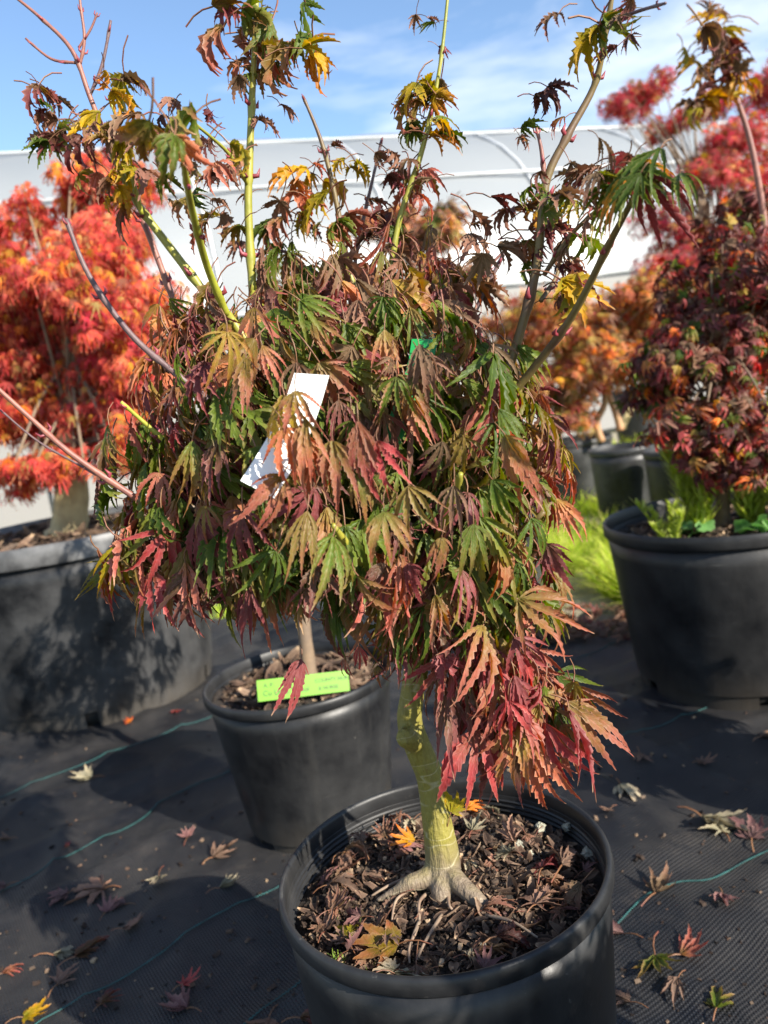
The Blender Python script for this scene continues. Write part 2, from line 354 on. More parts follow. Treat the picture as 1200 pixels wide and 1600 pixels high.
def build_ground():
    mt, t = new_mat('dry gravel and straw'); b = NB(t)
    tco = b.n('ShaderNodeTexCoord').outputs['Object']
    c = b.ramp(b.noise(tco, 6, 8, .7), [(.3, (.20, .17, .11)), (.5, (.36, .31, .22)), (.7, (.46, .42, .32))])
    c = b.mix(b.map(b.noise(tco, .7, 4), .52, .66), c, (.14, .19, .05))
    p = b.n('ShaderNodeBsdfPrincipled', {'Base Color': c, 'Roughness': .9, 'Normal': b.bump(b.noise(tco, 30, 5), .6, .03)}); b.out(p.outputs[0])
    v, f = [], []
    rr = [0, 4, 9, 20, 60, 200, 700]; n = 48
    for r in rr[1:]:
        for k in range(n):
            a = 2 * math.pi * k / n; v.append((r * math.cos(a), 5 + r * math.sin(a), -.03))
    v.append((0, 5, -.03)); ce = len(v) - 1
    for k in range(n): f.append((ce, k, (k + 1) % n))
    for i in range(len(rr) - 2):
        for k in range(n): f.append((i * n + k, (i + 1) * n + k, (i + 1) * n + (k + 1) % n, i * n + (k + 1) % n))
    tag(obj('ground', mesh('ground', v, f, [mt], False)), 'pale dry gravel and straw ground beyond the black fabric', kind='structure')

    # woven weed fabric with creases; its far edge runs in front of the grass
    mf, t = new_mat('black woven fabric'); b = NB(t)
    tco = b.n('ShaderNodeTexCoord').outputs['Object']
    mpn = b.n('ShaderNodeMapping', {'Vector': tco, 'Rotation': (0, 0, R(-33))}).outputs[0]
    w1 = b.n('ShaderNodeTexWave', {'Vector': mpn, 'Scale': 62.0, 'Distortion': .25, 'Detail': 1}, bands_direction='X').outputs['Fac']
    w2 = b.n('ShaderNodeTexWave', {'Vector': mpn, 'Scale': 48.0, 'Distortion': .25, 'Detail': 1}, bands_direction='Y').outputs['Fac']
    weave = b.math('MULTIPLY', w1, w2)
    dust = b.noise(tco, 2.6, 7, .68); grit = b.noise(tco, 160, 3, .7)
    c = b.mix(b.map(dust, .40, .66), (.006, .0072, .0102), (.042, .038, .034))
    silt = b.noise(tco, 11, 6, .75)
    c = b.mix(b.math('MULTIPLY', b.map(silt, .55, .75), .55), c, (.075, .062, .05))
    c = b.mix(b.math('MULTIPLY', b.map(weave, .25, .8), .65), c, (.014, .015, .018))
    c = b.mix(b.math('MULTIPLY', b.map(grit, .70, .78), .6), c, (.15, .12, .09))
    p = b.n('ShaderNodeBsdfPrincipled', {'Base Color': c, 'Roughness': b.map(dust, .3, .7, .40, .66), 'Specular IOR Level': .38,
            'Normal': b.bump(b.math('ADD', b.math('MULTIPLY', weave, 1.0), b.math('MULTIPLY', grit, .3)), .75, .0022)})
    b.out(p.outputs[0])
    v, f = [], []
    nx, ny = 380, 340; X0, X1, Y0 = -3.2, 3.2, -1.6
    for j in range(ny + 1):
        for i in range(nx + 1):
            x = X0 + (X1 - X0) * i / nx
            yend = (3.45 if x < -.1 else (3.45 - .75 * min(1, (x + .1) / .55))) + .12 * x * (x > 0) + .05 * mnoise.noise(Vector((x * 3, 0, 0)))
            y = Y0 + (yend - Y0) * (j / ny)
            v.append((x, y, ground_z(x, y) + (0.0 if j < ny else -.035)))
    for j in range(ny):
        for i in range(nx):
            a = j * (nx + 1) + i; f.append((a, a + 1, a + nx + 2, a + nx + 1))
    fab = obj('ground_fabric', mesh('ground_fabric', v, f, [mf]))
    tag(fab, 'creased black woven weed fabric with teal stitch lines under the pots', kind='structure')
    mteal = simple_mat('teal thread', (.01, .06, .06), (.02, .12, .115), 40, .7)
    lines = [[(-60, 1268), (0, 1245), (120, 1200), (210, 1163), (327, 1120), (420, 1082)],
             [(-50, 1420), (0, 1394), (75, 1358), (140, 1322), (212, 1290), (271, 1247), (362, 1211), (460, 1168)],
             [(40, 1620), (71, 1599), (160, 1546), (250, 1487), (330, 1432), (433, 1388), (520, 1340)],
             [(900, 1490), (955, 1455), (1010, 1408), (1060, 1385), (1110, 1378), (1160, 1352), (1200, 1335), (1260, 1312)],
             [(760, 1262), (890, 1200), (1000, 1152), (1090, 1115), (1180, 1080)],
             [(820, 1062), (870, 1045), (920, 1026), (965, 1005), (1010, 985)],
             [(-40, 1830), (160, 1740), (330, 1640), (440, 1560), (540, 1500)]]
    for ln in lines:
        P = smooth_path([GND(*q) for q in ln], 40)
        pts = []
        acc = 0
        for i, q in enumerate(P):
            d = (P[min(i + 1, len(P) - 1)] - P[max(i - 1, 0)]).normalized(); sd_ = Vector((-d.y, d.x, 0))
            w = .0013 * (1 if i % 2 else -1)
            pts.append(Vector((q.x, q.y, ground_z(q.x, q.y) + .0025)) + sd_ * w)
        m = MB(); m.tube(pts, .0010, 5); obj('stitch_line', m.mesh('stitch_line', [mteal]), fab)
    return fab
build_ground()

# ------------------------------------------------------------------ pots
def pot_mat(name, dust):
    m, t = new_mat(name); b = NB(t)
    tco = b.n('ShaderNodeTexCoord').outputs['Object']
    n1 = b.noise(tco, 5, 6, .65); n2 = b.noise(tco, 70, 4, .7)
    st = b.n('ShaderNodeMapping', {'Vector': tco, 'Scale': (22, 22, 1.8)}).outputs[0]
    n3 = b.noise(st, 1, 4, .6)
    c = b.mix(b.map(n1, .35, .7), (.005, .0053, .0064), (.007 + dust, .007 + dust, .0072 + dust))
    c = b.mix(b.math('MULTIPLY', b.map(n3, .55, .75), .3), c, (.06, .057, .052))
    c = b.mix(b.math('MULTIPLY', b.map(n2, .68, .76), .5), c, (.16, .15, .13))
    sc1 = b.noise(b.n('ShaderNodeMapping', {'Vector': tco, 'Scale': (9, 9, 260), 'Rotation': (.25, .1, 0)}).outputs[0], 1, 3, .6)
    c = b.mix(b.math('MULTIPLY', b.math('MULTIPLY', b.map(sc1, .66, .72), b.map(n1, .45, .6)), .5), c, (.13, .125, .115))
    sp_ = b.n('ShaderNodeSeparateXYZ', {0: tco}); mud = b.math('ADD', sp_.outputs[2], b.math('MULTIPLY', b.math('SUBTRACT', n3, .5), .12))
    c = b.mix(b.math('MULTIPLY', b.map(mud, .10, .0), .55), c, (.07, .06, .048))
    p = b.n('ShaderNodeBsdfPrincipled', {'Base Color': c, 'Roughness': b.map(n1, .3, .7, .36, .52), 'Specular IOR Level': .36,
            'Normal': b.bump(b.math('ADD', n2, b.math('MULTIPLY', n1, .5)), .18, .002)})
    b.out(p.outputs[0]); return m
P_BLACK = pot_mat('black moulded plastic', .026)
P_GREY = pot_mat('dusty charcoal plastic', .055)
P_DEEP = simple_mat('dark pot cavity', (.006, .006, .006), (.012, .011, .01), 20, .9)
def soil_mat(name, c1, c2, c3):
    m, t = new_mat(name); b = NB(t); tco = b.n('ShaderNodeTexCoord').outputs['Object']
    c = b.ramp(b.noise(tco, 45, 6, .7), [(.3, c1), (.5, c2), (.72, c3)])
    p = b.n('ShaderNodeBsdfPrincipled', {'Base Color': c, 'Roughness': .9, 'Normal': b.bump(b.noise(tco, 90, 5, .7), .9, .012)}); b.out(p.outputs[0]); return m
SOIL = soil_mat('potting soil', (.014, .010, .008), (.035, .026, .019), (.085, .06, .042))
def make_pot(name, label, cx, cy, Rt, Rb, h, soil_drop, lip=.032, lipout=.006, mat=None, ridges=0, group=None, seed=0, notches=5, notch0=0.0, soil=True, z0=0.0, rim_mat=None):
    mat = mat or P_BLACK
    o = thing(name, label, 'pot', (cx, cy, z0), group)
    foot = .035 * h / .38
    th = .0035
    def ro(z): return Rb + (Rt - lipout - Rb) * (z / h) ** .92
    zl = h - lip
    prof = [(ro(foot), foot)] + [(ro(z), z) for z in np.linspace(foot, zl, 9)[1:]]
    inner = []
    zs = h - soil_drop - .03
    zi = np.linspace(zl, max(zs, foot), 110 if ridges else 8)
    for z in zi:
        r = ro(z) - th
        if ridges and 0.006 < zl - z < .006 + ridges * .0065:
            r -= .0024 * (.5 + .5 * math.cos(2 * math.pi * (zl - z) / .0065)) ** 4
        inner.append((r, z))
    v, f = lathe(prof + inner, 96, wob=.004, seed=seed)
    obj('wall', mesh('wall', v, f, [mat]), o)
    rp_ = [(ro(zl) - .001, zl - .001), (Rt - .002, zl + .0005), (Rt - .0005, zl + .003), (Rt, zl + lip * .55), (Rt - .001, h - .003), (Rt - .003, h - .0006), (Rt - .005, h), (Rt - .0075, h - .0015),
           (Rt - .0085, h - .005), (ro(zl) - th - .0005, zl + lip * .25), (ro(zl) - th + .0005, zl - .002)]
    v, f = lathe(rp_, 120, wob=.004, seed=seed)
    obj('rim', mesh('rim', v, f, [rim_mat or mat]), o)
    # stepped foot with drainage notches
    v, f = [], []
    N = 120; nw = .042 / Rb
    for k in range(N):
        a = 2 * math.pi * k / N
        for r, z in ((Rb - .004, .0), (ro(foot) - .005, foot + .001), (ro(foot) - .012, foot + .001), (Rb - .012, 0)): v.append((r * math.cos(a), r * math.sin(a), z))
    def cut(k):
        a = 2 * math.pi * (k + .5) / N
        return any(abs((a - notch0 - 2 * math.pi * q / notches + math.pi) % (2 * math.pi) - math.pi) < nw / 2 for q in range(notches))
    for k in range(N):
        if cut(k): continue
        a, b_ = 4 * k, 4 * ((k + 1) % N)
        f += [(a, b_, b_ + 1, a + 1), (a + 2, a + 3, a, a + 1)] if False else [(a, b_, b_ + 1, a + 1), (a + 1, b_ + 1, b_ + 2, a + 2), (a + 2, b_ + 2, b_ + 3, a + 3)]
        if cut((k - 1) % N): f.append((a, a + 1, a + 2, a + 3))
        if cut((k + 1) % N): f.append((b_ + 3, b_ + 2, b_ + 1, b_))
    obj('foot_ring', mesh('foot_ring', v, f, [mat], False), o)
    v, f = lathe([(0.001, foot - .004), (ro(foot) - .013, foot - .004), (ro(foot) - .03, .006), (.001, .006)], 48)
    obj('pot_base', mesh('pot_base', v, f, [P_DEEP]), o)
    if soil:
        z = h - soil_drop; rs = ro(z) - th - .0005; v, f = [(0, 0, z + .012)], []
        g = random.Random(seed); nr, na = 26, 80
        for i in range(1, nr + 1):
            for k in range(na):
                a = 2 * math.pi * k / na; r = rs * i / nr; x, y = r * math.cos(a), r * math.sin(a)
                zz = z + .012 * (1 - (i / nr) ** 2) + .008 * mnoise.noise(Vector((x * 25 + seed, y * 25, 1))) + .006 * mnoise.noise(Vector((x * 70, y * 70 + seed, 4)))
                v.append((x, y, zz))
        for k in range(na): f.append((0, 1 + k, 1 + (k + 1) % na))
        for i in range(nr - 1):
            for k in range(na):
                k2 = (k + 1) % na; f.append((1 + i * na + k, 1 + (i + 1) * na + k, 1 + (i + 1) * na + k2, 1 + i * na + k2))
        obj('soil', mesh('soil', v, f, [SOIL]), o)
    return o

# mulch: bark flakes, shreds and dead leaf bits that nobody could count
BARK = leaf_mat('bark flake', (.014, .009, .007), (.04, .026, .019), (.115, .083, .06), transl=.02, rough=.85, spread=1.1, vary=.7, edge=(.13, .10, .08))
STRAW = leaf_mat('dead leaf litter', (.035, .022, .016), (.095, .058, .04), (.21, .145, .10), transl=.1, rough=.8, spread=1.1, vary=.6, edge=(.3, .2, .14))
def mulch(pot, cx, cy, rs, z, n, seed, size=.012, leaf=.25, name='mulch', bright=0):
    g = random.Random(seed); mb = MB()
    for i in range(n):
        r = rs * math.sqrt(g.random()) * .97; a = g.uniform(0, 2 * math.pi)
        zz = z + .012 * (1 - (r / rs) ** 2) + g.uniform(.0, .010)
        P = Vector((r * math.cos(a), r * math.sin(a), zz)); Bv = g.random()
        E = Matrix.Rotation(g.uniform(0, 6.28), 4, 'Z') @ Matrix.Rotation(g.gauss(0, .45), 4, 'X') @ Matrix.Rotation(g.gauss(0, .45), 4, 'Y')
        if g.random() < leaf:    # curled leaf shred
            l = size * g.choice([1, 1, 1.6, 2.4]) * g.uniform(.9, 2.4); w = l * g.uniform(.06, .24); cu = g.uniform(-2.5, 2.5); vv = []; ll = []
            for k in range(5):
                t = k / 4; ww = w * math.sin(math.pi * (.12 + .8 * t)); th = cu * (t - .5)
                x = l * (t - .5) * math.cos(th * .5); h = abs(l * .25 * math.sin(th) * t)
                for s_ in (-1, 0, 1): vv.append(P + (E @ Vector((x, s_ * ww, h + (abs(s_) * ww * .6))))); ll.append((t, abs(s_), Bv, 1))
            ff = [(3 * k + q, 3 * k + q + 1, 3 * k + q + 4, 3 * k + q + 3) for k in range(4) for q in (0, 1)]
            mb.add(vv, ff, ll, 1)
        else:                    # angular flake
            sx, sy, sz = size * g.uniform(.4, 1.6), size * g.uniform(.25, .8), size * g.uniform(.12, .5)
            vv = [P + (E @ Vector((sx * x * g.uniform(.35, .55), sy * y * g.uniform(.3, .55), sz * q * .5))) for x in (-1, 1) for y in (-1, 1) for q in (-1, 1)]
            mb.add(vv, [(0, 1, 3, 2), (4, 6, 7, 5), (0, 4, 5, 1), (2, 3, 7, 6), (0, 2, 6, 4), (1, 5, 7, 3)], [(g.random(), .3, Bv, 1)] * 8, 0)
    o = obj(name, mb.mesh(name, [BARK, STRAW], False, True), pot); o['kind'] = 'stuff'; return o

mp_ = POTS['main']
pot_main = make_pot('nursery_pot', 'black plastic pot in the foreground holding the drooping multicoloured maple', *mp_, .047, lip=.020, lipout=.0035, ridges=7, seed=1, notch0=.4)
MAIN_SOIL = mp_[4] - .047
mulch(pot_main, mp_[0], mp_[1], .163, MAIN_SOIL - .002, 5600, 5, .0062, .42)
pot_mid = make_pot('nursery_pot', 'black plastic pot with a lime green tag lying on its litter', *POTS['mid'], .030, lip=.022, seed=2, notch0=R(222))
mulch(pot_mid, 0, 0, .170, POTS['mid'][4] - .034, 900, 6, .013, .6)
pot_right = make_pot('nursery_pot', 'wide black pot full of weeds under the dark maroon maple', *POTS['right'], .05, lip=.034, ridges=9, seed=3, notch0=R(262))
mulch(pot_right, 0, 0, .265, POTS['right'][4] - .053, 900, 7, .014, .4)
pot_left = make_pot('nursery_pot', 'large charcoal tub with a tall grey rim under the bright red maple', *POTS['left'], .03, lip=.062, lipout=.014, mat=P_GREY, seed=4, notch0=R(283), rim_mat=pot_mat('sun-lightened tone on grey rim plastic', .20))  # rim colour: its own pale grey, with sunlight painted in on top
mulch(pot_left, 0, 0, .41, POTS['left'][4] - .034, 900, 8, .02, .5)
# ------------------------------------------------------------------ stems and bark
def bark(name, top, low, zlo, zhi, speck=(.55, .50, .33), amt=.6, rough=.6):
    m, t = new_mat(name); b = NB(t); tco = b.n('ShaderNodeTexCoord').outputs['Object']
    sp = b.n('ShaderNodeSeparateXYZ', {0: tco})
    n1 = b.noise(tco, 45, 5, .6)
    st = b.n('ShaderNodeMapping', {'Vector': tco, 'Scale': (160, 160, 18)}).outputs[0]; n2 = b.noise(st, 1, 4, .6)
    rg = b.n('ShaderNodeMapping', {'Vector': tco, 'Scale': (9, 9, 38)}).outputs[0]; n3 = b.noise(rg, 1, 2, .5)
    fl = b.n('ShaderNodeMapping', {'Vector': tco, 'Scale': (260, 260, 90)}).outputs[0]; n4 = b.noise(fl, 1, 2, .5)
    zf = b.map(b.math('ADD', sp.outputs[2], b.math('MULTIPLY', b.math('SUBTRACT', n1, .5), .06)), zlo, zhi)
    c = b.mix(zf, low, top)
    c = b.mix(b.math('MULTIPLY', b.map(n2, .45, .75), .35), c, tuple(x * .55 for x in low))
    c = b.mix(b.math('MULTIPLY', b.map(b.math('ABSOLUTE', b.math('SUBTRACT', n3, .5)), .012, .0), amt), c, speck)
    c = b.mix(b.math('MULTIPLY', b.map(n4, .70, .76), amt), c, speck)
    p = b.n('ShaderNodeBsdfPrincipled', {'Base Color': c, 'Roughness': rough, 'Normal': b.bump(b.math('ADD', n2, n1), .7, .006)}); b.out(p.outputs[0]); return m
TRUNK = bark('olive maple bark with grey base', (.225, .195, .035), (.185, .14, .095), .030, .078, amt=.4)
STEM_OLIVE = simple_mat('olive stem', (.30, .27, .035), (.20, .21, .03), 35, .45, spec=.5)
STEM_LIME = simple_mat('lime yellow stem', (.36, .38, .04), (.26, .26, .03), 35, .45)
STEM_BROWN = simple_mat('brown olive stem', (.16, .12, .035), (.11, .06, .035), 22, .5)
STEM_RED = simple_mat('reddish twig', (.27, .11, .075), (.17, .065, .055), 40, .5)
STEM_DARK = simple_mat('dark purple twig', (.09, .05, .055), (.14, .085, .08), 60, .55)
BUD = simple_mat('red bud', (.30, .045, .06), (.18, .03, .04), 60, .5)

rg = random.Random(77)
BASE = AT(693, 1398, .80)
tree = thing('japanese_maple_tree', 'drooping green and rose leaved Japanese maple in the foreground pot', 'tree', Vector((BASE.x, BASE.y, MAIN_SOIL)))
TL = tree.location
def wv(pts): return [Vector(p) - TL for p in pts]
def trunk_mesh():
    m = MB()
    pth = [AT(690, 1425, .80), AT(692, 1390, .80), AT(691, 1340, .80), AT(683, 1285, .80), AT(672, 1215, .80), AT(652, 1165, .795), AT(640, 1125, .79), AT(645, 1080, .79), AT(650, 1020, .79), AT(640, 960, .79)]
    rad = [.0215, .0215, .0192, .0162, .0148, .0142, .0135, .0125, .012, .011]
    P = smooth_path(pth, 6); rr = np.interp(np.linspace(0, 1, len(P)), np.linspace(0, 1, len(rad)), rad)
    m.tube(wv(P), list(rr), 20)
    for pts, rad in (([AT(694, 1350, .80), AT(715, 1378, .775), AT(745, 1405, .755), AT(775, 1432, .745), AT(803, 1458, .73)], [.012, .011, .0088, .0052, .0025]),
                     ([AT(688, 1350, .80), AT(665, 1372, .79), AT(640, 1380, .785), AT(618, 1392, .785), AT(588, 1408, .785)], [.012, .0108, .0088, .0052, .0025]),
                     ([AT(690, 1370, .79), AT(690, 1395, .775), AT(688, 1425, .768), AT(684, 1452, .758)], [.016, .012, .008, .004]),
                     ([AT(700, 1370, .81), AT(720, 1375, .84), AT(740, 1385, .86)], [.012, .010, .006])):
        P = smooth_path(pts, 5); rr = np.interp(np.linspace(0, 1, len(P)), np.linspace(0, 1, len(rad)), rad); m.tube(wv(P), list(rr), 14)
    # pruned knob
    m.tube(wv([AT(650, 1160, .79), AT(634, 1152, .775), AT(630, 1150, .768)]), [.012, .011, .008], 12)
    o = obj('trunk', m.mesh('trunk', [TRUNK]), tree)
    r = o.modifiers.new('r', 'REMESH'); r.mode = 'VOXEL'; r.voxel_size = .0022; r.use_smooth_shade = True
    s = o.modifiers.new('s', 'SMOOTH'); s.iterations = 4; s.factor = .5
    tx = bpy.data.textures.new('bark relief', 'CLOUDS'); tx.noise_scale = .006; tx.noise_depth = 3
    dm = o.modifiers.new('d', 'DISPLACE'); dm.texture = tx; dm.strength = .0009; dm.mid_level = .5; dm.texture_coords = 'LOCAL'
    return o
trunk_mesh()
# small scaffold branches in the crown, then the long shoots; every one its own part
def stem(pts, rad, mat, nodes=True, name='branch', per=6, seed=0, buds=True):
    g = random.Random(seed); P = smooth_path(pts, per); rr = np.interp(np.linspace(0, 1, len(P)), np.linspace(0, 1, len(rad)), rad)
    rr = [r * (1.0 + (.28 if nodes and (i % 7 == 3) else 0)) for i, r in enumerate(rr)]
    m = MB(); m.tube(wv(P), rr, 8)
    if buds:
        for i in range(3, len(P) - 1, 7):
            d = (P[i + 1] - P[i]).normalized(); s_ = d.orthogonal(); s_ = Matrix.Rotation(g.uniform(0, 6.28), 3, d) @ s_
            for q in (1, -1):
                m.tube(wv([P[i], P[i] + s_ * q * rr[i] * 1.3 + d * .002, P[i] + s_ * q * rr[i] * 1.5 + d * (.004 + rr[i])]), [rr[i] * .55, rr[i] * .5, .0003], 5, True, 1)
    o = obj(name, m.mesh(name, [mat, BUD]), tree)
    return P
crown = Vector(AT(640, 960, .79))
SC = [  # scaffold: from the trunk top to the places the shoots leave the crown
    ([(640, 980, .79), (560, 820, .80), (470, 640, .81), (395, 455, .82)], [.0085, .007, .0055, .0042], STEM_OLIVE),
    ([(560, 820, .80), (470, 660, .76), (355, 490, .74)], [.006, .005, .004], STEM_OLIVE),
    ([(560, 820, .80), (420, 640, .86), (330, 470, .88)], [.006, .005, .0042], STEM_OLIVE),
    ([(640, 980, .79), (640, 800, .82), (590, 600, .86), (540, 400, .88)], [.008, .006, .005, .003], STEM_OLIVE),
    ([(640, 800, .82), (610, 560, .84), (610, 420, .85)], [.006, .0045, .003], STEM_LIME),
    ([(640, 980, .79), (700, 800, .76), (752, 680, .74)], [.008, .0065, .0055], STEM_BROWN),
    ([(640, 980, .79), (500, 860, .74), (330, 800, .70), (215, 780, .68)], [.007, .005, .004, .003], STEM_BROWN),
    ([(500, 860, .76), (380, 680, .72), (270, 580, .70)], [.005, .004, .003], STEM_DARK),
    ([(645, 1000, .79), (720, 990, .72), (790, 1000, .69)], [.005, .004, .002], STEM_OLIVE),
    ([(650, 980, .79), (760, 880, .72), (850, 800, .68)], [.005, .004, .002], STEM_BROWN),
    ([(640, 960, .79), (580, 900, .66), (520, 820, .60)], [.005, .004, .002], STEM_OLIVE),
    ([(640, 960, .79), (700, 800, .64), (720, 740, .60)], [.005, .004, .002], STEM_OLIVE),
]
for i, (p, r, m) in enumerate(SC): stem([AT(*q) for q in p], r, m, seed=i, buds=False)
SH = [
    ('s1', [(395, 460, .82), (388, 330, .82), (390, 250, .82), (394, 150, .82), (398, 70, .82), (402, -40, .82)], [.0042, .0040, .0037, .0033, .0028, .0022], STEM_OLIVE),
    ('s2', [(355, 493, .74), (325, 420, .70), (303, 340, .64), (290, 275, .58), (284, 225, .54)], [.0036, .0032, .0028, .0022, .0016], STEM_LIME),
    ('s3', [(330, 470, .88), (262, 382, .88), (213, 315, .88), (175, 240, .88)], [.0045, .0043, .0038, .003], STEM_OLIVE),
    ('s3a', [(176, 242, .88), (140, 150, .88), (112, 78, .88), (60, 25, .88), (10, -15, .88)], [.0029, .0026, .0022, .0017, .0012], STEM_RED),
    ('s3b', [(222, 335, .87), (205, 270, .86), (190, 210, .86), (170, 150, .86)], [.0025, .002, .0018, .0014], STEM_LIME),
    ('s4', [(275, 480, .93), (243, 395, .93), (218, 330, .93)], [.0036, .0034, .0030], STEM_RED),
    ('s5', [(272, 582, .70), (205, 523, .70), (140, 432, .70), (103, 342, .70)], [.0028, .0026, .0023, .0017], STEM_DARK),
    ('s6', [(215, 780, .68), (115, 712, .67), (55, 660, .66), (-20, 592, .65)], [.0030, .0027, .0022, .0018], STEM_RED),
    ('s7', [(265, 695, .70), (225, 660, .69), (189, 628, .68)], [.0024, .0020, .0014], STEM_LIME),
    ('s8', [(540, 395, .88), (520, 290, .88), (500, 215, .88), (473, 150, .88)], [.0030, .0026, .0021, .0014], STEM_BROWN),
    ('s9', [(610, 420, .85), (625, 340, .85), (655, 250, .85), (675, 170, .85), (690, 85, .85), (702, -30, .85)], [.0030, .0030, .0028, .0023, .0018, .0014], STEM_OLIVE),
    ('s10', [(545, 470, .93), (562, 370, .93), (580, 290, .93), (597, 216, .93)], [.0024, .0022, .0018, .0014], STEM_DARK),
    ('s11', [(752, 690, .74), (800, 560, .73), (838, 420, .72), (852, 290, .72), (885, 215, .72), (928, 135, .72), (945, 60, .71), (962, -40, .70)], [.0046, .0044, .0040, .0037, .0033, .0028, .0023, .0018], STEM_BROWN),
    ('s12', [(752, 670, .73), (830, 580, .70), (895, 492, .66), (955, 375, .61), (990, 310, .57)], [.0040, .0036, .0032, .0028, .002], STEM_BROWN),
    ('s13', [(728, 518, .84), (755, 460, .84), (788, 395, .84)], [.0026, .0024, .0018], STEM_DARK),
    ('s14', [(850, 275, .72), (846, 235, .72), (838, 200, .72)], [.0022, .0018, .0012], STEM_RED),
    ('s15', [(125, 100, .88), (132, 60, .88), (125, 0, .88), (128, -30, .88)], [.0018, .0016, .0013, .001], STEM_RED),
    ('s16', [(118, 98, .88), (80, 92, .88), (40, 60, .88)], [.0016, .0014, .001], STEM_RED),
    ('s17', [(140, 150, .88), (160, 100, .88), (173, 32, .88)], [.0018, .0018, .0014], STEM_DARK),
    ('s18', [(123, 75, .88), (142, 45, .88), (152, 20, .88)], [.0014, .0012, .001], STEM_RED),
    ('s19', [(388, 290, .82), (372, 262, .80), (350, 232, .78), (300, 190, .74)], [.0022, .002, .0017, .0012], STEM_OLIVE),
    ('s20', [(700, 520, .93), (740, 455, .93), (775, 405, .93), (815, 370, .93)], [.002, .0018, .0016, .0012], STEM_RED),
    ('s21', [(945, 40, .71), (990, 20, .66), (1040, 5, .60)], [.0018, .0014, .001], STEM_DARK),
    ('s22', [(800, 560, .73), (775, 545, .78), (745, 520, .80)], [.002, .0016, .001], STEM_RED),
    ('s23', [(850, 430, .72), (890, 370, .70), (930, 330, .68)], [.0022, .002, .0014], STEM_BROWN),
    ('s24', [(845, 470, .72), (870, 430, .74), (880, 380, .75)], [.0022, .0018, .0012], STEM_BROWN),
    ('s25', [(205, 775, .9), (130, 730, .9), (60, 690, .9), (0, 640, .9)], [.0016, .0014, .0012, .001], STEM_DARK),
]
PATH = {}
for i, (k, p, r, m) in enumerate(SH): PATH[k] = stem([AT(*q) for q in p], r, m, seed=40 + i)

# ------------------------------------------------------------------ crown of the main maple
LEAVES = []     # (matrix, lib mesh, material, front score)
UP = Vector((0, 0, 1))
CC = AT(540, 740, .80)
def hang(P, out, g, down=.9, side=.35, wig=.35):
    d = Vector((out.x * side, out.y * side, -down)) + Vector((g.gauss(0, wig), g.gauss(0, wig), g.gauss(0, wig * .6)))
    n = Vector((out.x * .9, out.y * .9, .55)) + Vector((g.gauss(0, .5), g.gauss(0, .5), g.gauss(0, .35)))
    return d, n
def add_leaf(P, d, n, lib, mat, s=1.0, g=rg):
    LEAVES.append((orient(P, d, n, s), g.choice(lib), mat, (CAMPOS - P).length, P))
PAL = {'g': M_GREEN, 'm': M_MIX, 'r': M_ROSE, 's': M_SALM, 'p': M_PURP, 'c': M_CRIM, 'y': M_GOLD, 'd': M_DRY, 'k': M_DARK}
def pick(g, w): return PAL[g.choices(list(w.keys()), list(w.values()))[0]]
ELL = [  # px, py, Y, rx, ry, rz, n, palette
    (430, 640, .79, .135, .17, .12, 120, dict(g=5, m=3, r=2, s=.7, p=2.5)),
    (640, 640, .78, .120, .16, .12, 120, dict(g=5, m=3, r=2, d=1.2, p=2.5)),
    (560, 500, .83, .135, .12, .065, 55, dict(g=2, m=4, r=2, d=3, p=2, s=.6)), (610, 430, .84, .10, .09, .05, 12, dict(d=3, r=2, m=2, p=1.5, s=.5)), (480, 420, .86, .07, .07, .04, 8, dict(g=2, d=1, m=2, r=1)),
    (330, 730, .77, .100, .13, .10, 75, dict(g=5, m=3, r=1, p=2, s=.6)),
    (745, 690, .77, .080, .12, .11, 60, dict(g=4, m=4, r=2, p=1)),
    (540, 800, .74, .17, .14, .09, 130, dict(g=5, m=3, r=2, p=3)),
    (300, 830, .76, .085, .11, .055, 55, dict(g=2, m=3, r=3, p=3)),
    (735, 825, .74, .080, .10, .07, 48, dict(g=4, m=3, r=2, p=3)),
    (420, 860, .75, .10, .11, .05, 50, dict(g=4, m=3, p=3, r=1)),
    (640, 885, .75, .09, .10, .05, 38, dict(g=3, m=3, p=3, r=1.5)),
    (740, 915, .72, .075, .09, .055, 32, dict(g=4, m=3, p=4, r=2)), (700, 970, .71, .07, .07, .030, 16, dict(g=3, m=2, p=3, r=2)), (800, 1065, .69, .070, .055, .045, 22, dict(p=5, r=3, c=2, g=1.5, m=1)),
    (330, 520, .80, .055, .08, .05, 26, dict(m=3, r=2, s=2, p=2, g=1)),
]
for (px, py, Y, rx, ry, rz, n, pal) in ELL:
    c = AT(px, py, Y)
    for i in range(int(n * 2.25)):
        u = Vector((rg.gauss(0, 1), rg.gauss(0, 1), rg.gauss(0, 1))).normalized(); q = rg.random() ** .33
        if u.z < -.5: u.z *= .5
        P = c + Vector((u.x * rx * q, u.y * ry * q, u.z * rz * q))
        out = Vector((P.x - CC.x, P.y - CC.y, 0)); out = out.normalized() if out.length > .01 else Vector((0, -1, 0))
        front = (P.y < c.y) and q > .7
        # the outside of the crown has coloured in the sun, the inside is still green
        depth_in = (P - Vector(CC)); rad = math.sqrt((depth_in.x / .24) ** 2 + (depth_in.y / .22) ** 2 + (depth_in.z / .20) ** 2)
        pw = dict(pal)
        if rad < .6: pw = dict(g=6, m=2)
        d, nn = hang(P, out, rg)
        add_leaf(P, d, nn, LIB_DROOP if rg.random() < .82 else LIB_CURL, pick(rg, pw), rg.uniform(.66, 1.06))
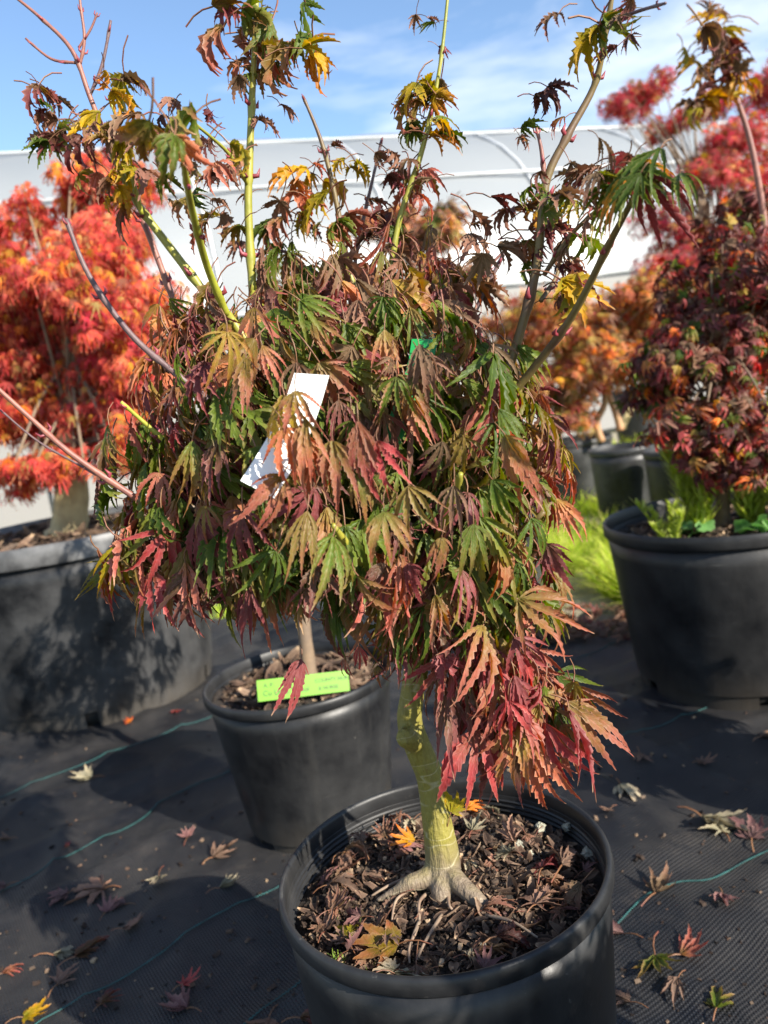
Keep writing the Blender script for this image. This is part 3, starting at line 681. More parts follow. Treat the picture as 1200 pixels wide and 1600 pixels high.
# hand placed leaves: px, py, Y, image direction of the middle lobe (dx, dy), toward-camera lean, palette, size, lib
HERO = [
    (775, 985, .66, 60, 80, .1, 'p', .95, 'w'), (745, 1050, .665, -10, 90, .2, 'r', .95, 'w'), (700, 1045, .67, -30, 90, .2, 'p', 1.0, 'w'),
    (778, 1122, .65, -5, 100, .25, 's', 1.15, 'w'), (770, 1130, .67, -20, 110, .1, 'p', 1.15, 'w'), (822, 1118, .655, 35, 100, .2, 'c', 1.0, 'w'),
    (858, 1085, .66, 60, 80, .1, 'r', 1.05, 'w'), (655, 1040, .68, 0, 90, .1, 'p', .8, 'd'), (730, 1095, .675, -35, 90, .15, 'p', .95, 'w'),
    (820, 1060, .68, 20, 90, .1, 'm', 1.0, 'w'), (760, 1060, .69, 5, 90, .1, 'g', 1.0, 'w'), (690, 1030, .70, 20, 80, .1, 'm', .9, 'w'),
    (800, 1000, .69, 50, 70, 0, 'r', .9, 'w'), (840, 1040, .70, 50, 70, 0, 'g', .9, 'w'), (700, 1090, .69, -10, 90, .1, 'p', .9, 'w'),
    (670, 1020, .68, -10, 90, .15, 'c', 1.0, 'w'), (715, 1130, .66, -15, 100, .2, 'c', 1.1, 'w'), (745, 1150, .66, -5, 110, .2, 'p', 1.2, 'w'), (850, 1120, .665, 40, 90, .15, 'r', 1.15, 'w'), (800, 1150, .66, 8, 100, .2, 's', 1.2, 'w'),
    (870, 1060, .68, 70, 70, .05, 'r', 1.0, 'w'), (735, 1000, .67, 0, 90, .15, 'p', 1.0, 'w'), (760, 1090, .68, 15, 100, .1, 'm', 1.1, 'w'),  (835, 1090, .69, 30, 100, .1, 'g', 1.1, 'w'),
    (300, 690, .64, -15, 100, .15, 'm', 1.0, 'd'), (250, 740, .67, -30, 100, .1, 'r', 1.0, 'd'), (400, 700, .59, 5, 100, .2, 'g', 1.0, 'w'), (620, 590, .60, 10, 100, .2, 'm', .9, 'd'), (740, 820, .59, 10, 100, .2, 'm', 1.0, 'w'), (690, 840, .58, -5, 100, .2, 'r', 1.0, 'w'), (770, 750, .59, 20, 100, .2, 'g', 1.0, 'w'),
    (560, 900, .60, 5, 100, .2, 'm', 1.0, 'w'), (430, 860, .60, -10, 100, .2, 'g', 1.0, 'w'), (360, 900, .63, -15, 100, .15, 'p', .95, 'd'), (680, 930, .62, 5, 100, .2, 'm', .9, 'd'),
    (445, 668, .55, 14, 100, .2, 's', .75, 'd'), (462, 612, .552, 5, 100, .2, 'r', .9, 'd'), (478, 655, .55, 12, 100, .2, 'm', .8, 'd'), (655, 540, .62, -10, 100, .2, 'd', .8, 'd'), (645, 590, .62, 5, 100, .2, 'm', .8, 'd'),
    (720, 890, .63, 20, 100, .2, 'p', .9, 'w'), (640, 880, .61, 0, 100, .2, 'p', .85, 'w'), (600, 880, .62, -20, 90, .2, 'p', .85, 'w'),
    (855, 850, .66, 50, 80, .1, 'p', .95, 'w'), (830, 810, .64, 40, 90, .1, 'g', 1.0, 'w'), (870, 780, .66, 40, 90, .1, 's', .8, 'd'),
    (355, 520, .61, -5, 100, .2, 's', 1.0, 'd'), (410, 540, .60, 25, 100, .2, 'r', 1.0, 'w'), (385, 560, .61, 10, 100, .2, 'r', 1.0, 'w'),
    (445, 620, .58, 20, 100, .2, 's', 1.0, 'w'), (480, 690, .575, 15, 100, .2, 's', .85, 'd'), (440, 745, .57, -15, 100, .25, 'r', 1.0, 'd'),
    (560, 660, .56, 0, 100, .3, 'c', 1.0, 'd'), (590, 690, .56, 20, 100, .3, 'c', .9, 'd'), (520, 690, .56, 0, 100, .2, 'r', 1.0, 'w'),
    (560, 740, .56, 25, 100, .2, 'm', 1.0, 'w'), (640, 760, .56, 25, 100, .2, 'r', 1.0, 'w'), (710, 760, .57, 0, 100, .2, 'd', .95, 'd'),
    (690, 690, .58, 20, 100, .2, 'd', .9, 'd'), (790, 680, .60, 40, 90, .15, 'm', 1.0, 'w'), (780, 640, .62, 40, 80, .1, 'g', 1.0, 'w'),
    (480, 800, .56, -10, 100, .2, 'r', 1.0, 'd'), (600, 800, .56, 5, 100, .2, 'm', 1.0, 'w'), (520, 840, .565, -5, 100, .2, 'm', 1.0, 'w'),
    (380, 800, .60, -15, 100, .2, 'p', 1.0, 'd'), (320, 790, .63, -20, 100, .2, 'r', 1.0, 'd'), (275, 780, .66, -25, 100, .1, 'r', 1.0, 'd'),
    (260, 830, .66, -30, 100, .1, 'c', .95, 'd'), (225, 850, .68, -25, 100, .1, 'p', .9, 'd'), (185, 850, .68, -30, 100, .0, 'y', .95, 'w'),
    (290, 880, .65, -10, 100, .1, 'r', .9, 'd'), (240, 890, .67, -20, 100, .1, 'c', .85, 'd'), (480, 920, .63, 0, 100, .2, 'p', .9, 'd'),
    (470, 1030, .67, -20, 100, .15, 'p', .85, 'w'), (560, 1010, .68, 10, 80, .1, 'c', .7, 'w'), (540, 1030, .70, 0, 80, .1, 'r', .7, 'd'),
    (590, 1040, .72, 10, 80, .1, 'm', .7, 'd'), (620, 1010, .70, 10, 90, .1, 'p', .8, 'd'),
    (290, 540, .70, -20, 100, .1, 'p', 1.0, 'd'), (300, 610, .68, -30, 100, .1, 'g', 1.0, 'd'), (490, 500, .66, 60, 60, .1, 'm', 1.0, 'w'), (470, 470, .66, 70, 40, .1, 'g', 1.0, 'w'),
    (560, 470, .72, 20, 80, .1, 'd', 1.0, 'd'), (610, 440, .74, 0, 80, .1, 'd', 1.0, 'c'), (640, 480, .72, 20, 90, .1, 'r', .9, 'd'), (690, 470, .74, 40, 60, .1, 'd', 1.0, 'd'),
    (660, 560, .63, 10, 100, .2, 'd', .8, 'd'), (610, 560, .64, -5, 100, .2, 'd', .7, 'd'), (640, 620, .62, 30, 90, .2, 'm', .9, 'd'),
    (360, 640, .62, 0, 100, .2, 'r', .9, 'd'), (340, 690, .63, -10, 100, .2, 'p', .9, 'd'), (880, 700, .68, 10, 100, .1, 's', .8, 'd'), (850, 650, .70, 40, 80, 0, 'p', .9, 'd'),
]
for (px, py, Y, dx, dy, lean, pal, s, lb) in HERO:
    if py > 975 and px > 630: py += 12; px += 30; s *= 1.28
    P = AT(px, py, Y)
    d = (cR * dx - cU * dy).normalized() + Vector((0, -lean, 0))
    n = Vector((rg.gauss(0, .55), -1, .45 + rg.gauss(0, .35))); d = d + Vector((rg.gauss(0, .18), rg.gauss(0, .18), rg.gauss(0, .1)))
    add_leaf(P, d, n, {'w': LIB_WIDE, 'd': LIB_DROOP, 'c': LIB_CURL}[lb], PAL[pal], s * .80 * rg.uniform(.75, 1.18))
# shoot tips
def tuft(px, py, Y, n, pal, s=1.0, spread=.02, lib=LIB_CURL, droop=.5):
    c = AT(px, py, Y)
    for i in range(int(n * 1.45 + .5)):
        P = c + Vector((rg.gauss(0, spread), rg.gauss(0, spread), rg.gauss(0, spread)))
        a = rg.uniform(0, 6.28); d = Vector((math.cos(a), math.sin(a), rg.gauss(-droop, .4)))
        add_leaf(P, d, Vector((rg.gauss(0, .5), rg.gauss(0, .5), 1)), lib, pick(rg, pal), s * rg.uniform(.55, 1.05))
TG = dict(m=3, y=1.5, d=1.5, g=3, r=2); TD = dict(d=3, k=1.5, p=2.5, m=1.5, g=1)
for a in [(395, 40, .82, 5, dict(m=3, r=2, g=2, y=1), 1.1, .014), (400, 90, .82, 4, dict(m=2, r=2, d=1, g=1), 1.1, .012), (410, 150, .82, 3, dict(d=3, g=1), .8, .012), (350, 20, .80, 2, dict(r=1, p=1), 1.1, .008),
          (470, 60, .78, 3, dict(g=2, y=1, m=2), 1.2, .012), (490, 95, .78, 2, dict(g=1, y=1), 1.0, .01),
          (95, 180, .88, 5, TD, 1.0, .016), (120, 205, .88, 4, TD, .95, .014), (70, 150, .88, 2, TD, .9, .01), (180, 130, .86, 3, dict(y=3, d=1), 1.0, .012), (190, 215, .86, 6, dict(y=3, d=2, m=1), 1.0, .02), (230, 290, .86, 6, dict(y=3, m=2, s=1, d=2), .95, .022),
          (170, 250, .87, 5, dict(d=2, r=2, y=2, s=1), .95, .02), (250, 180, .84, 4, TD, .85, .018), (300, 290, .80, 5, dict(d=2, g=2, m=2, r=1), .95, .02), (335, 230, .78, 5, dict(r=2, d=2, p=1, k=1), .9, .016),
          (270, 215, .54, 2, dict(s=2, m=2), 1.0, .010), (320, 205, .6, 2, dict(y=1, m=1), .9, .01), (345, 320, .84, 2, TD, .6, .012),
          (490, 320, .88, 5, TG, 1.0, .018), (475, 300, .88, 3, dict(s=2, y=1, r=1), 1.0, .012), (500, 235, .88, 2, dict(p=2, r=1), .7, .008), (545, 270, .88, 2, dict(y=2, d=1), .8, .008), (520, 360, .87, 5, TG, 1.0, .018),
          (670, 130, .85, 4, TG, 1.0, .012), (650, 165, .85, 5, dict(g=2, y=1, m=2, d=1), 1.05, .016), (690, 170, .84, 3, dict(g=2, y=1, m=2), 1.0, .01), (690, 75, .85, 1, TD, .5, .004), (660, 10, .85, 2, TD, .6, .008),
          (630, 270, .85, 4, dict(p=2, r=2, d=1), .95, .014), (655, 290, .85, 2, dict(p=1, r=1), .9, .01), (600, 250, .86, 3, TD, .8, .014), (620, 350, .85, 4, TD, .9, .016),
          (800, 330, .74, 4, dict(d=3, k=2, p=1), .95, .018), (780, 380, .74, 4, dict(d=3, k=1, g=1), .9, .016), (870, 300, .71, 4, dict(g=2, y=1, d=1), .8, .014), (890, 400, .70, 4, dict(g=1, y=1, p=2), .9, .014),
          (850, 390, .73, 3, TD, .9, .014), (920, 290, .68, 5, dict(p=2, d=2, g=1), .85, .018), (850, 165, .72, 3, TD, .6, .008), (820, 205, .72, 2, TD, .5, .008), (900, 340, .70, 4, dict(g=2, d=2, y=1), .8, .016),
          (965, 70, .70, 1, dict(p=1), .7, .004), (940, 40, .68, 2, dict(g=1, y=1, m=1), 1.1, .004), (875, 20, .66, 1, dict(p=1), .8, .004), (990, 20, .66, 2, TD, .8, .01), (1100, 40, .5, 1, TD, .8, .004),
          (730, 425, .86, 3, TD, .8, .016), (430, 395, .9, 4, dict(g=2, k=1, d=1), 1.0, .02), (590, 405, .84, 3, dict(d=4, k=2), 1.0, .022), (650, 425, .82, 3, dict(d=4, r=1), 1.0, .024), (500, 405, .84, 3, dict(s=1, d=2, r=2, y=1), 1.1, .022),
          (700, 440, .84, 5, dict(d=3, y=1, r=1), 1.0, .022)]:
    tuft(*a)
for a in [(985, 275, .575, 6, dict(g=5, y=2, m=1), .85, .016), (1010, 290, .56, 3, dict(g=3, p=1), .85, .012), (960, 250, .58, 4, dict(d=2, p=2, m=1), .8, .014)]:
    tuft(*a, lib=LIB_WIDE, droop=.7)
LEAVES.sort(key=lambda q: q[3])
# the 300 nearest to the camera are leaves of their own, the rest stay one mass
hidden = Mass(); mats = [PET]; midx = {}
for i, (M, me, mat, dist, P) in enumerate(LEAVES):
    if i < 300: place_leaf(me, M, tree, mat)
    else:
        if mat.name not in midx: midx[mat.name] = len(mats); mats.append(mat)
        stuff_leaf(hidden, me, Matrix.Translation(-TL) @ M, rg.random(), midx[mat.name])
o = obj('foliage', hidden.mesh('foliage', mats, True, True), tree); o['kind'] = 'stuff'

# ------------------------------------------------------------------ other maples
PALL = dict(PAL, red=M_RED, orange=M_ORNG, rust=M_RUST, pink=M_PINK)
TAN = simple_mat('pale tan bark', (.52, .42, .22), (.38, .29, .15), 18, .7, .4, .006)
BRN = simple_mat('brown bark', (.22, .15, .09), (.14, .10, .07), 25, .75, .4, .004)
SALB = simple_mat('salmon bark', (.46, .22, .12), (.36, .22, .10), 25, .6, .3, .004)
def maple(name, label, base, clumps, n_part, n_all, lib, pal, trunk_r, trunkmat, size=1.0, seed=0, hang_side=.5, down=.8, shell=.45, bend=None, group=None, limb=.4, wig=.4, sub=0, ragged=.55):
    """clumps: (centre, rx, ry, rz)"""
    g = random.Random(seed); t = thing(name, label, 'tree', base, group); base = Vector(base)
    if sub:
        big = clumps; clumps = []
        for (c, rx, ry, rz) in big:
            for k in range(sub):
                u = Vector((g.gauss(0, 1), g.gauss(0, 1), g.gauss(0, 1))).normalized() * g.uniform(.5, .95); q = g.uniform(.32, ragged)
                clumps.append((Vector(c) + Vector((u.x * rx, u.y * ry, u.z * rz)), rx * q, ry * q, max(rz * q * .8, .025)))
    cs = [Vector(c[0]) for c in clumps]; cc = sum(cs, Vector()) / len(cs)
    top = Vector((cc.x, cc.y, cc.z + .55 * (max(c.z for c in cs) - cc.z)))
    mid = base.lerp(cc, .55) + Vector((g.uniform(-.03, .03), g.uniform(-.03, .03), 0)) if bend is None else Vector(bend)
    P = smooth_path([base, base.lerp(mid, .5) + Vector((g.uniform(-.01, .01), 0, 0)), mid, cc, top], 5)
    m = MB(); rr = np.interp(np.linspace(0, 1, len(P)), [0, .5, 1], [1, .7, .08]); m.tube([p - base for p in P], [trunk_r * r * (1.35 if i == 0 else 1) for i, r in enumerate(rr)], 12, jitter=.12, rng=g)
    obj('trunk', m.mesh('trunk', [trunkmat]), t)
    for c in cs:
        k = g.randint(int(len(P) * .4), int(len(P) * .75)); a = P[k]
        q = smooth_path([a, a.lerp(c, .5) + Vector((0, 0, .06 * g.random())), c], 4)
        m = MB(); m.tube([p - base for p in q], list(np.linspace(trunk_r * limb, trunk_r * .05, len(q))), 6); obj('branch', m.mesh('branch', [BRN]), t)
    wts = [c[1] * c[2] * c[3] for c in clumps]; L_ = []
    wts = [w ** .75 for w in wts]
    for i in range(n_all):
        c = g.choices(clumps, wts)[0]
        u = Vector((g.gauss(0, 1), g.gauss(0, 1), g.gauss(0, 1))).normalized(); q = g.uniform(shell, 1.0) ** .7 * g.uniform(.85, 1.08)
        if u.z < -.6: u.z = -.6
        P_ = Vector(c[0]) + Vector((u.x * c[1], u.y * c[2], u.z * c[3])) * q
        out = Vector((P_.x - cc.x, P_.y - cc.y, 0)); out = (out.normalized() + Vector((u.x, u.y, 0))).normalized()
        d, n = hang(P_, out, g, down, hang_side, wig)
        L_.append(((CAMPOS - P_).length, orient(P_, d, n, size * g.uniform(.7, 1.25)), g.choice(lib), g.choices(list(pal.keys()), list(pal.values()))[0]))
    L_.sort(key=lambda q: q[0]); mb = Mass(); mats = [PET]; ix = {}
    for i, (dist, M, me, mk) in enumerate(L_):
        mat = PALL[mk]
        if i < n_part: place_leaf(me, M, t, mat)
        else:
            if mk not in ix: ix[mk] = len(mats); mats.append(mat)
            stuff_leaf(mb, me, Matrix.Translation(-base) @ M, g.random(), ix[mk])
    if mb.v:
        o = obj('crown', mb.mesh('crown', mats, True, True), t); o['kind'] = 'stuff'
    return t
# bright red lace-leaf maple in the big left tub
lp = POTS['left']
maple('japanese_maple_tree', 'bright red orange lace-leaf maple in the large charcoal tub', (lp[0] + .0, lp[1] - .05, lp[4] - .03),
      [(AT(60, 680, 2.55), .2, .22, .09), (AT(150, 675, 2.5), .15, .2, .08), (AT(95, 640, 2.6), .24, .26, .12), (AT(30, 570, 2.5), .24, .26, .17), (AT(180, 570, 2.5), .18, .26, .17), (AT(150, 440, 2.6), .22, .24, .17), (AT(50, 430, 2.65), .20, .24, .17), (AT(165, 340, 2.75), .17, .22, .16), (AT(100, 345, 2.75), .15, .22, .14), (AT(140, 275, 2.8), .13, .15, .09),
       (AT(100, 510, 2.5), .24, .26, .16), (AT(-80, 560, 2.7), .25, .25, .2), (AT(200, 650, 2.5), .10, .2, .09), (AT(205, 480, 2.6), .10, .2, .13), (AT(20, 735, 2.5), .12, .12, .07), (AT(130, 722, 2.45), .10, .1, .06), (AT(70, 715, 2.45), .10, .12, .07), (AT(205, 705, 2.45), .09, .1, .06)],
      300, 13500, LIB_LACE, dict(red=8, orange=2.0, pink=.8, rust=1.6, c=.6), .062, TAN, .68, 11, .3, 1.0, shell=.15, sub=6, ragged=.85, limb=.14)
# second red one at the left edge, further back
maple('japanese_maple_tree', 'scarlet maple cut by the left picture edge, behind the tub', tuple(GND(-40, 800, 0) * 1.0) if False else (-2.0, 3.6, 0),
      [(AT(-20, 420, 3.5), .24, .25, .26), (AT(0, 330, 3.6), .14, .2, .14), (AT(-30, 600, 3.5), .26, .25, .22), (AT(20, 500, 3.4), .16, .2, .2)],
      120, 2600, LIB_LACE, dict(red=7, orange=1.5, pink=1), .04, BRN, .9, 12, .3, 1.0, sub=6, ragged=.85, shell=.15, limb=.2)
# dark maroon maple in the right pot
rp_ = POTS['right']
maple('japanese_maple_tree', 'dense dark maroon maple in the weedy pot at the right', (rp_[0] + .0, rp_[1], rp_[4] - .05),
      [(AT(1130, 470, 2.0), .14, .18, .17), (AT(1190, 560, 1.95), .15, .18, .14), (AT(1100, 590, 1.9), .13, .16, .10), (AT(1045, 570, 1.95), .09, .12, .07), (AT(1025, 625, 2.0), .06, .09, .05), (AT(1150, 660, 1.85), .12, .13, .08), (AT(1080, 680, 1.9), .08, .1, .06), (AT(1190, 400, 2.1), .14, .16, .13), (AT(1240, 480, 2.05), .15, .2, .2), (AT(1190, 690, 1.85), .08, .1, .06), (AT(1135, 370, 2.05), .08, .10, .07),
       (AT(1080, 440, 2.0), .06, .09, .06), (AT(1160, 330, 2.1), .05, .07, .05), (AT(1070, 510, 1.95), .07, .1, .05), (AT(1120, 715, 1.85), .07, .07, .05), (AT(1065, 650, 1.95), .09, .1, .07), (AT(1165, 725, 1.85), .08, .08, .05), (AT(1100, 650, 1.85), .12, .12, .08)],
      300, 5000, LIB_BG, dict(k=4, p=4, d=2.2, c=2, orange=.7, g=1.6, red=.9, rust=.8), .020, BRN, .80, 13, .55, .7, shell=.2, wig=.9, sub=5, ragged=1.0, limb=.25)
# tall shoot of that maple with curled golden leaves
t_r = [o for o in bpy.data.objects if o.get('label', '').startswith('dense dark maroon')][0]
Pp = smooth_path([AT(1200, 420, 2.0), AT(1192, 330, 2.0), AT(1172, 220, 2.0), AT(1145, 140, 2.0), AT(1115, 80, 2.0), AT(1105, 40, 2.0)], 6)
mb = MB(); mb.tube([p - t_r.location for p in Pp], list(np.linspace(.010, .003, len(Pp))), 8); obj('branch', mb.mesh('branch', [STEM_RED]), t_r)
g2 = random.Random(5)
for (px, py, n) in [(1100, 110, 5), (1085, 70, 4), (1120, 30, 4), (1140, 90, 5), (1150, 130, 6), (1110, 150, 5), (1090, 170, 3), (1135, 60, 3)]:
    for i in range(n):
        P = AT(px + g2.gauss(0, 12), py + g2.gauss(0, 10), 2.0 + g2.gauss(0, .04)); a = g2.uniform(0, 6.28)
        place_leaf(g2.choice(LIB_CURL), orient(P, Vector((math.cos(a), math.sin(a), g2.gauss(-.1, .4))), Vector((g2.gauss(0, .5), g2.gauss(0, .5), 1)), g2.uniform(1.3, 2.0)), t_r, g2.choice([M_GOLD, M_DRY, M_GOLD, M_DARK, M_DRY]))
# raspberry maple behind the dark one
maple('japanese_maple_tree', 'airy raspberry red maple rising behind the dark maroon one', (2.75, 5.7, 0),
      [(AT(1180, 240, 5.6), .30, .4, .26), (AT(1120, 230, 5.6), .22, .34, .2), (AT(1100, 330, 5.5), .34, .4, .28), (AT(1060, 400, 5.4), .22, .34, .24), (AT(1180, 350, 5.5), .34, .4, .3), (AT(1190, 130, 5.7), .17, .26, .16), (AT(1010, 130, 5.8), .16, .26, .14), (AT(975, 165, 5.8), .14, .26, .14), (AT(1040, 190, 5.8), .14, .26, .12), (AT(1110, 470, 5.4), .4, .4, .35), (AT(1040, 500, 5.4), .24, .3, .24), (AT(1130, 160, 5.7), .16, .2, .14)],
      200, 6800, LIB_LACE, dict(pink=6, p=2, rust=2.0, c=1.5, red=1), .035, BRN, 1.0, 14, .5, .4, sub=6, shell=.1, wig=1.0, ragged=.95)
# rust and orange bushes in the back row
maple('japanese_maple_tree', 'rust orange maple with two bare salmon stems behind the grass', (1.12, 5.0, .36),
      [(AT(930, 480, 4.9), .38, .35, .16), (AT(870, 520, 4.8), .22, .3, .2), (AT(990, 520, 5.0), .25, .3, .18), (AT(870, 610, 4.7), .2, .25, .16), (AT(1000, 470, 4.6), .25, .3, .14), (AT(1030, 560, 4.5), .16, .2, .14), (AT(960, 560, 4.6), .14, .2, .10), (AT(820, 590, 4.7), .12, .2, .14), (AT(900, 650, 4.6), .12, .15, .08), (AT(780, 500, 5.0), .14, .2, .14), (AT(760, 560, 5.0), .16, .2, .16), (AT(900, 590, 4.7), .2, .2, .14), (AT(830, 490, 5.0), .16, .25, .14)],
      200, 6500, LIB_LACE, dict(rust=5, orange=1.5, m=1.6, c=1, d=1.2), .032, SALB, 1.05, 15, .5, .6, sub=5, shell=.1, wig=.9, ragged=1.1)
maple('japanese_maple_tree', 'orange brown maple at the far right of the back row', (1.75, 5.6, .4),
      [(AT(1020, 500, 5.5), .25, .3, .25), (AT(1040, 590, 5.4), .25, .3, .2), (AT(1060, 480, 5.6), .25, .3, .25)],
      80, 1900, LIB_LACE, dict(rust=4, pink=2, c=2, orange=1), .03, TAN, 1.05, 16, .5, .6, sub=5, shell=.2, wig=.7)
maple('japanese_maple_tree', 'brown and pink tinged maple peeping over the crown of the foreground tree', (.30, 3.4, 0),
      [(AT(690, 400, 3.3), .17, .25, .22), (AT(650, 330, 3.4), .17, .22, .12), (AT(600, 340, 3.3), .13, .2, .12), (AT(720, 470, 3.3), .12, .2, .16), (AT(640, 480, 3.4), .3, .3, .25)],
      140, 2900, LIB_LACE, dict(rust=4, d=3, p=2, m=2, g=1), .028, BRN, .85, 17, .5, .6, sub=5, shell=.2, wig=.7)
# small maple in the middle pot, mostly hidden by the foreground crown
mp2 = POTS['mid']
maple('japanese_maple_tree', 'small green maple in the tagged pot, hidden behind the foreground crown', (mp2[0] + .02, mp2[1] + .02, mp2[4] - .03),
      [(AT(440, 800, 1.6), .16, .16, .10), (AT(420, 660, 1.6), .18, .18, .12), (AT(480, 560, 1.65), .16, .16, .12), (AT(430, 420, 1.6), .05, .07, .05), (AT(580, 700, 1.65), .14, .15, .12)],
      100, 520, LIB_DROOP[:10], dict(g=5, m=3, d=1, p=1), .016, BRN, .85, 18, .4, .7)

# ------------------------------------------------------------------ greenhouse
def greenhouse():
    A = Vector((-3.54, 9.2)); B = Vector((6.6, 12.6)); K = 1.32
    A, B = A * K, B * K; ax = (B - A).normalized(); nr = Vector((ax.y, -ax.x))      # nr points to the camera side
    zr = CAM_H + 3.2 * K - .45; hw = 4.6; L0, L1, bay = -16.0, 40.0, 2.0
    film, t = new_mat('white greenhouse film'); b = NB(t); tco = b.n('ShaderNodeTexCoord').outputs['Object']
    n1 = b.noise(tco, .5, 5, .6); c = b.mix(b.map(n1, .35, .7), (.32, .345, .365), (.35, .37, .385))
    p = b.n('ShaderNodeBsdfPrincipled', {'Base Color': c, 'Roughness': .38, 'Normal': b.bump(b.noise(tco, 1.1, 3), .12, .05)})
    tr = b.n('ShaderNodeBsdfTranslucent', {'Color': (.34, .36, .38, 1)}); mx = b.n('ShaderNodeMixShader', {0: .35})
    t.links.new(p.outputs[0], mx.inputs[1]); t.links.new(tr.outputs[0], mx.inputs[2]); b.out(mx.outputs[0])
    wall, t = new_mat('white side curtain'); b = NB(t); p = b.n('ShaderNodeBsdfPrincipled', {'Base Color': (.21, .205, .195, 1), 'Roughness': .6}); b.out(p.outputs[0])
    pipe = simple_mat('galvanised hoop', (.5, .51, .52), (.55, .56, .56), 5, .4)
    o = thing('greenhouse', 'long white film covered hoop greenhouse across the background', 'greenhouse', (A.x, A.y, 0))
    zs = 1.9
    def sec(k, n=16):   # k 0..1 from camera-side eave over the ridge to the other eave
        a = math.pi * k; q = math.cos(a); return q * hw, zs + (zr - zs) * math.sin(a) ** .85
    def pt(l, off, z): q = ax * l + nr * off; return Vector((q.x, q.y, z))
    l = L0
    while l < L1 - .01:
        v, f = [], []; n = 18; nn = 6
        for j in range(nn + 1):
            bl = .05 * math.sin(math.pi * j / nn)
            for i in range(n + 1):
                off, z = sec(i / n); e = 1 + bl / 4.0
                v.append(pt(l + .03 + (bay - .06) * j / nn, off * e, zs + (z - zs) * e))
        for j in range(nn):
            for i in range(n): q = j * (n + 1) + i; f.append((q, q + 1, q + n + 2, q + n + 1))
        obj('film_panel', mesh('film_panel', v, f, [film]), o)
        m = MB()
        m.box(pt(l + bay / 2, hw, zs / 2), bay - .04, .03, zs - .08, Matrix.Rotation(math.atan2(ax.y, ax.x), 3, 'Z'))
        obj('side_curtain', m.mesh('side_curtain', [wall], False), o)
        l += bay
    l = L0
    while l < L1 + .01:
        m = MB(); m.tube([pt(l, sec(i / 24)[0] * 1.002, sec(i / 24)[1] + .005) for i in range(25)], .022, 6)
        obj('hoop', m.mesh('hoop', [pipe]), o); l += bay
    for k in (.27, .14):
        off, z = sec(k); m = MB(); m.tube([pt(L0, off * 1.015, z + .02), pt(L1, off * 1.015, z + .02)], .016, 6); obj('purlin', m.mesh('purlin', [pipe]), o)
    m = MB(); off, z = sec(0); m.tube([pt(L0, hw + .02, zs), pt(L1, hw + .02, zs)], .02, 6); obj('eave_rail', m.mesh('eave_rail', [pipe]), o)
greenhouse()

# ------------------------------------------------------------------ pots further back
make_pot('nursery_pot', 'sunlit grey pot at the left of the back row by the grass', .40, 3.02, .20, .165, .42, .05, mat=P_GREY, seed=8, notch0=1)
def back_pot(px, py, w, h, label, mat, seed):
    c = AT(px, py, 1.0) - CAMPOS; y = (h - CAM_H) / c.z; x = c.x * y; Rt = w / 2 * y / FPX
    return make_pot('nursery_pot', label, x, y, Rt, Rt * .84, h, .05, mat=mat, seed=seed, notch0=seed)
back_pot(892, 686, 125, .42, 'dusty pot holding the bare stemmed rust maple behind the grass', P_GREY, 21)
back_pot(972, 697, 105, .42, 'dusty pot squeezed between two others in the back row', P_GREY, 22)
back_pot(1055, 700, 100, .42, 'shaded black pot behind the weedy right hand pot', P_BLACK, 23)
back_pot(992, 606, 78, .55, 'tallest pot standing furthest back in the row', P_BLACK, 24)

# bare stems of the rust maple
rt = [o for o in bpy.data.objects if o.get('label', '').startswith('rust orange')][0]
for pts in ([(940, 690), (932, 660), (945, 630), (942, 590), (935, 560)], [(970, 672), (962, 645), (950, 615), (945, 590)]):
    q = smooth_path([AT(*p, 4.75) for p in pts], 4); m = MB(); m.tube([p - rt.location for p in q], list(np.linspace(.024, .014, len(q))), 8); obj('branch', m.mesh('branch', [SALB]), rt)

# ------------------------------------------------------------------ weeds and grass
G_LIME = leaf_mat('lime weed', (.34, .42, .07), (.44, .52, .10), (.52, .56, .18), transl=.35, rough=.5, spread=.9, vary=.5, edge=(.4, .45, .14))
G_GRASS = leaf_mat('fresh grass', (.24, .38, .03), (.42, .54, .05), (.60, .58, .16), transl=.35, rough=.45, spread=.9, vary=.6, edge=(.3, .4, .06))
G_HERB = leaf_mat('blue green herb', (.12, .26, .08), (.16, .32, .11), (.22, .36, .12), transl=.25, rough=.5, spread=.6, edge=(.24, .38, .16))
def blade(mb, P, d, l, w, bend, B, fm=0, seg=4):
    d = Vector(d).normalized(); s = d.cross(UP); s = s.normalized() if s.length > .01 else Vector((1, 0, 0)); q = P.copy(); v, lc = [], []
    for i in range(seg + 1):
        t = i / seg; ww = w * (1 - t) ** .7 + .0002
        v += [q - s * ww, q + s * ww]; lc += [(t, .5, B, 1)] * 2
        d = (d + Vector((d.x * bend, d.y * bend, -bend * .7)) * (1 / seg)).normalized(); q = q + d * (l / seg)
    mb.add(v, [(2 * i, 2 * i + 1, 2 * i + 3, 2 * i + 2) for i in range(seg)], lc, fm)
gg = random.Random(31)
mb = MB()
def grass_patch(x0, x1, y0, y1, n, h):
    for i in range(n):
        x, y = gg.uniform(x0, x1), gg.uniform(y0, y1)
        if mnoise.noise(Vector((x * 2.2, y * 2.2, 2))) < -.18: continue
        if any((x - p[0]) ** 2 + (y - p[1]) ** 2 < p[2] ** 2 for p in POTS.values()): continue
        a = gg.uniform(0, 6.28); blade(mb, Vector((x, y, -.03)), (math.cos(a) * .5, math.sin(a) * .5, 1), h * gg.uniform(.4, 1.25), gg.uniform(.002, .0048), gg.uniform(.2, 1.6), gg.random())
grass_patch(.35, 1.3, 2.70, 3.5, 12000, .21); grass_patch(.3, 2.4, 3.4, 5.6, 16000, .22); grass_patch(-.9, .3, 3.4, 4.6, 2500, .14); grass_patch(-3, 3, 5.5, 9, 5000, .2)
